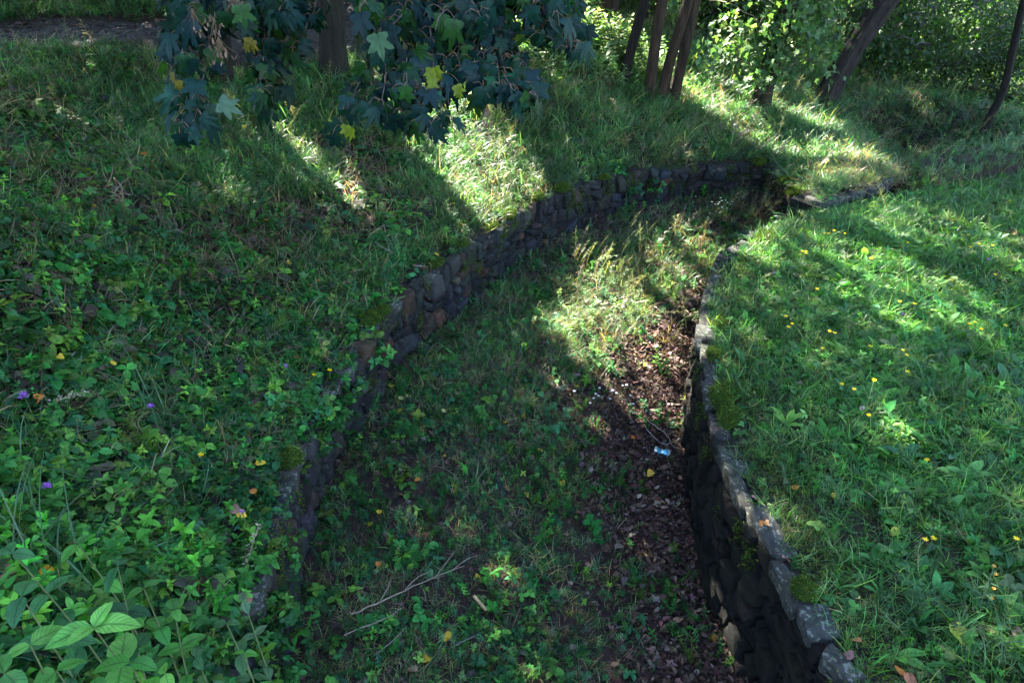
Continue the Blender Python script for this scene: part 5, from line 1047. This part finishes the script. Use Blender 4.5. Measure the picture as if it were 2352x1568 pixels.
for k, (px, py, n, lb) in enumerate([(1397,912,14,'loose sprinkle of tiny white blossoms in mid channel'),(1698,307,22,'cluster of tiny white blossoms on the bank above the far wall'),(1661,477,14,'cluster of tiny white blossoms near the channel end')]):
    c = hit(px, py, .1); root = thing('white_flower_cluster', lb, 'flowers', (c[0], c[1], c[2] - .1), 'white blossom clusters'); A = Acc(); B = Acc(); r = np.random.default_rng(k)
    for i in range(n):
        q = np.array([r.normal(0, .12), r.normal(0, .10), r.uniform(.08, .2)]); B.raw(*tube([(q[0] * .6, q[1] * .6, 0), q], [.0015, .001], 4), (.08,.13,.04))
        A.inst(leaf(.5, 3, .2, .1), np.repeat(q[None], 6, 0), rots(np.arange(6) * 1.05, .2, 0), np.full(6, .014), np.tile([[.75,.76,.8]], (6, 1)))
    A.build('petals', M['petal'], root); B.build('stems', M['twig'], root)
# --- dandelion clocks
for k, (px, py, bx, by, lb) in enumerate([(1979,941,1935,995,'fluffy brown-white dandelion clock leaning over the lawn'),(1626,500,1624,540,'white dandelion clock near the channel end'),(1840,1452,1650,1560,'x')][:2]):
    g = hit(bx, by, 0.02); u = hit(px, py, .22 if k == 0 else .2); root = thing('dandelion_clock', lb, 'seed head', g, 'dandelion clocks'); B = Acc(); t = u - g
    V, F = tube(smooth_line([(0, 0, 0), t * .5 + [0, 0, .03], t], .03, 2), np.linspace(.002, .0014, len(smooth_line([(0, 0, 0), t * .5 + [0, 0, .03], t], .03, 2))), 5); B.raw(V, F, (.16,.10,.06)); B.build('stem', M['twig'], root)
    A = Acc(); n = 260; r = np.random.default_rng(k); uu = r.normal(size=(n, 3)); A.inst(leaf(.25, 3, .1, .1), np.repeat(t[None], n, 0), rots(np.arctan2(uu[:, 1], uu[:, 0]), np.arcsin(uu[:, 2] / np.linalg.norm(uu, axis=1)), r.uniform(0, 3, n)), r.uniform(.012, .017, n), pal(n, [(.42,.38,.34)], .1, r=r)); A.build('seed_ball', M['petal'], root)
# --- fallen sticks and dead stems
def stick(pts, r0, r1, tone, label, name='fallen_stick', cat='stick', group='fallen sticks', dz=.05, forks=()):
    W = [hit(px, py, dz + (q[0] if q else 0)) for px, py, *q in pts]; P_ = smooth_line(W, .04, 2); r = np.random.default_rng(int(pts[0][0])); P_[1:-1] += r.normal(0, .003, P_[1:-1].shape)
    A = Acc(); V, F = tube(P_, np.linspace(r0, r1, len(P_)), 7, .1, 3); A.raw(V, F, tone)
    for f in forks:
        W2 = [hit(px, py, dz) for px, py in f]; Q = smooth_line(W2, .04, 2); V, F = tube(Q, np.linspace(r0 * .7, r1, len(Q)), 6, .1, 4); A.raw(V, F, tone)
    return tag(A.build(name, M['twig'], origin=P_[0]), label, cat, group)
stick([(120,632),(150,665),(172,690),(178,715)], .011, .006, (.07,.06,.06), 'dark crooked stick lying across the upper brambles')
stick([(153,844,.02),(165,815),(215,790),(270,755),(310,700,.04)], .008, .003, (.16,.14,.13), 'thin grey stick slanting up from the forked spot')
stick([(147,858),(190,828),(235,810),(275,790)], .010, .005, (.22,.20,.19), 'pale stick lying below the thin grey one')
stick([(207,278),(260,300),(310,332)], .010, .006, (.15,.13,.12), 'short grey stick high on the shaded bank')
stick([(0,462),(12,440),(24,434)], .022, .012, (.16,.11,.09), 'gnarled root end at the left border', dz=.03); stick([(28,478),(34,495),(45,510)], .022, .012, (.14,.10,.08), 'broken brown wood stub below the gnarled root', dz=.03)
stick([(807,1415),(870,1385),(930,1355),(1000,1325),(1068,1300)], .005, .002, (.22,.17,.12), 'long pale dead stem slanting across the lower channel', dz=.12, forks=([(930,1355),(960,1325),(985,1318)],[(1000,1325),(1030,1290),(1045,1272)],[(1040,1312),(1075,1285),(1100,1280)],[(870,1385),(890,1360),(900,1335)]))
stick([(791,1462),(860,1435),(900,1420),(928,1396)], .0045, .002, (.19,.15,.11), 'second pale dead stem just below the long one', dz=.10)
stick([(862,1505),(900,1475),(934,1440)], .0045, .003, (.18,.14,.13), 'thin brown stem under the two pale ones', dz=.06)
stick([(1089,1372),(1102,1390),(1117,1404)], .010, .009, (.42,.27,.14), 'broken tan stalk beside the dead stems', dz=.06)
stick([(1047,1488),(1070,1475),(1094,1462)], .006, .004, (.18,.15,.14), 'short brown twig near the bottom weeds', dz=.03)
stick([(1478,960,.02),(1500,975,.05),(1535,1000,.08),(1545,1030,.06),(1575,1032,.02)], .0035, .002, (.32,.26,.24), 'wiry curved vine beside the drinks can', dz=.02); stick([(1480,975),(1500,1010,.03),(1530,1025,.05),(1560,1010,.06)], .003, .002, (.30,.25,.23), 'thin looped vine crossing the curved one', dz=.02)
stick([(944,611),(980,616),(1010,616)], .007, .003, (.24,.21,.20), 'short pale twig on the rim of the left wall', dz=.05); stick([(862,561),(890,575),(925,592)], .006, .003, (.22,.19,.18), 'fine twig on the bank above the wall', dz=.08)
# --- dead seed-head stalks
for k, (bx, by, tx, ty, hh, lb) in enumerate([(1688,567,1628,532,.10,'dry stalk with a frayed tip leaning out over the channel'),(545,1400,622,1302,.25,'whitish dried seed spike arching over the near wall rim'),(60,960,190,905,.2,'dry brown flower spray above the upper knapweed')]):
    a = hit(bx, by, .02); b_ = hit(tx, ty, hh); root = thing('dead_stalk', lb, 'dead stalk', a, 'dried seed stalks'); t = b_ - a; P_ = smooth_line([(0, 0, 0), t * .5 + [0, 0, .02], t], .02, 2); B = Acc(); V, F = tube(P_, np.linspace(.003, .0015, len(P_)), 5); B.raw(V, F, (.34,.28,.18)); B.build('stem', M['twig'], root)
    n = 70; r = np.random.default_rng(k); q = P_[r.integers(int(len(P_) * (.8 if k == 0 else .45)), len(P_), n)]; A = Acc(); A.inst(leaf(.5, 3, .3, .2), q + r.normal(0, .008, (n, 3)), rots(r.uniform(0, 6.3, n), r.uniform(-.5, 1.2, n), 0), r.uniform(.010, .02, n), pal(n, [(.40,.34,.25), (.3,.24,.16)], .12, r=r)); A.build('seed_head', M['petal'], root)
# --- tall thin hawkweed at the right
p = hit(2245, 1400, .02); root = thing('hawkweed_plant', 'tall branching weed with closed orange-yellow buds at the right of the lawn', 'plant', p); top = hit(2276, 1313, .30) - p; B = Acc(); P_ = smooth_line([(0, 0, 0), top * .5 + [0, 0, .03], top], .02, 2); V, F = tube(P_, np.linspace(.003, .0015, len(P_)), 5); B.raw(V, F, (.10,.15,.08)); B.build('stem', M['twig'], root); A = Acc(); n = 9; q = P_[np.linspace(4, len(P_) - 3, n).astype(int)]; A.inst(leaf(.25, 5, .3, .4), q, rots(np.arange(n) * 2.4, .5, 0), np.linspace(.06, .03, n), pal(n, [(.04,.10,.04)], .1)); A.build('leaves', M['herb'], root)
A = Acc()
for q in (top, P_[-4] + [.015, 0, .01], P_[-8] + [.03, .0, 0], P_[-11] + [.03, -.01, .01]): A.inst(leaf(.4, 4, .3, .1), np.repeat(np.array(q)[None], 8, 0), rots(np.arange(8) * .8, 1.1, 0), np.full(8, .016), np.tile([[.6,.35,.08]], (8, 1)))
A.build('buds', M['petal'], root)
# --- the crushed can
c = hit(1520, 1040, .03); r = np.random.default_rng(4); nn, hh = 20, 11; th = np.arange(nn) / nn * 6.283; V = []; colr = []
for j in range(hh):
    t = j / (hh - 1); rad_ = .033 * (.80 if t in (0, 1) else 1) * (1 - .28 * math.exp(-((t - .5) / .18) ** 2)); q = np.stack([np.full(nn, (t - .5) * .115), np.cos(th) * rad_ * (1 + .15 * np.sin(th * 3 + t * 9)), np.sin(th) * rad_ * (.72 + .12 * np.sin(th * 2 + t * 7))], -1); V.append(q + r.normal(0, .0012, q.shape))
    colr.append(np.tile(np.array([.75,.8,.85]) if (j < 2 or j > 8 or j % 4 == 1) else np.array([.08,.35,.5]), (nn, 1)))
V = np.concatenate(V); colr = np.concatenate(colr); F = []
for j in range(hh - 1):
    for k in range(nn): a = j * nn + k; b_ = j * nn + (k + 1) % nn; F += [(a, b_, b_ + nn), (a, b_ + nn, a + nn)]
root = thing('drinks_can', 'crushed silver and blue drinks can lying on the dark litter', 'can', c); A = Acc(); A.raw(V, F, colr); o = A.build('can_body', M['can'], root); o.rotation_euler = (0, .1, -.25)
for s_, nm in ((-.5, 'can_base'), (.5, 'can_lid')):
    A = Acc(); V2 = np.concatenate([np.stack([np.full(nn, s_ * .115), np.cos(th) * .026, np.sin(th) * .019], -1), np.stack([np.full(nn, s_ * .108), np.cos(th) * .022, np.sin(th) * .016], -1), [[s_ * .106, 0, 0]]]); F2 = [(k, (k + 1) % nn, nn + (k + 1) % nn) for k in range(nn)] + [(k, nn + (k + 1) % nn, nn + k) for k in range(nn)] + [(nn + k, nn + (k + 1) % nn, 2 * nn) for k in range(nn)]
    A.raw(V2, F2, (.7,.72,.75)); o = A.build(nm, M['can'], root); o.rotation_euler = (0, .1, -.25)

# --- give look-alikes a label that singles each one out
ORD = 'first second third fourth fifth sixth seventh eighth ninth tenth eleventh twelfth'.split()
def single_out(old, bands, text, key=None):
    bpy.context.view_layer.update()
    obs = [o for o in bpy.data.objects if o.parent is None and o.get('label') == old]
    P2 = [proj(np.array([list(o.matrix_world.translation)])) for o in obs]; xy = [(float(p[0][0]), float(p[1][0])) for p in P2]
    for lo, hi, nm in bands:
        row = sorted([i for i in range(len(obs)) if lo <= xy[i][1] < hi], key=lambda i: xy[i][0])
        for k, i in enumerate(row): obs[i]['label'] = text.format(ORD[k] if k < 12 else ('thirteenth' if k == 12 else 'fourteenth' if k == 13 else 'last'), nm) if len(row) > 1 else text.format('only', nm)
single_out('small yellow flower in the sunlit upper lawn', [(-9e9,560,'farthest band of lawn'),(560,600,'second farthest band of lawn'),(600,690,'third band of lawn'),(690,745,'sunny middle band of lawn'),(745,785,'band just below the sunny middle'),(785,9e9,'shadier band above the fluffy seed head')], 'small yellow flower, {} from the capstones in the {}')
single_out('small yellow or orange leaf fallen on the shaded bank', [(-9e9,300,'top of the bank'),(300,520,'upper bank'),(520,700,'middle of the bank'),(700,9e9,'lower bank')], 'small yellowed leaf, {} from the left at the {}')
single_out('small dry leaf fallen on the channel weeds', [(-9e9,930,'below the sunlit patch'),(930,1060,'level with the drinks can'),(1060,1190,'above the dead stems'),(1190,9e9,'level with the dead stems')], 'small dry leaf in the channel, {} from the left {}')
single_out('far tree beyond the meadow behind the bank', [(-9e9,9e9,'meadow')], 'far tree, {} from the left beyond the {}')
single_out('unseen wood tree added to shade the bank', [(-9e9,9e9,'path')], 'unseen wood tree added to shade the bank, {} from the left beyond the {}')
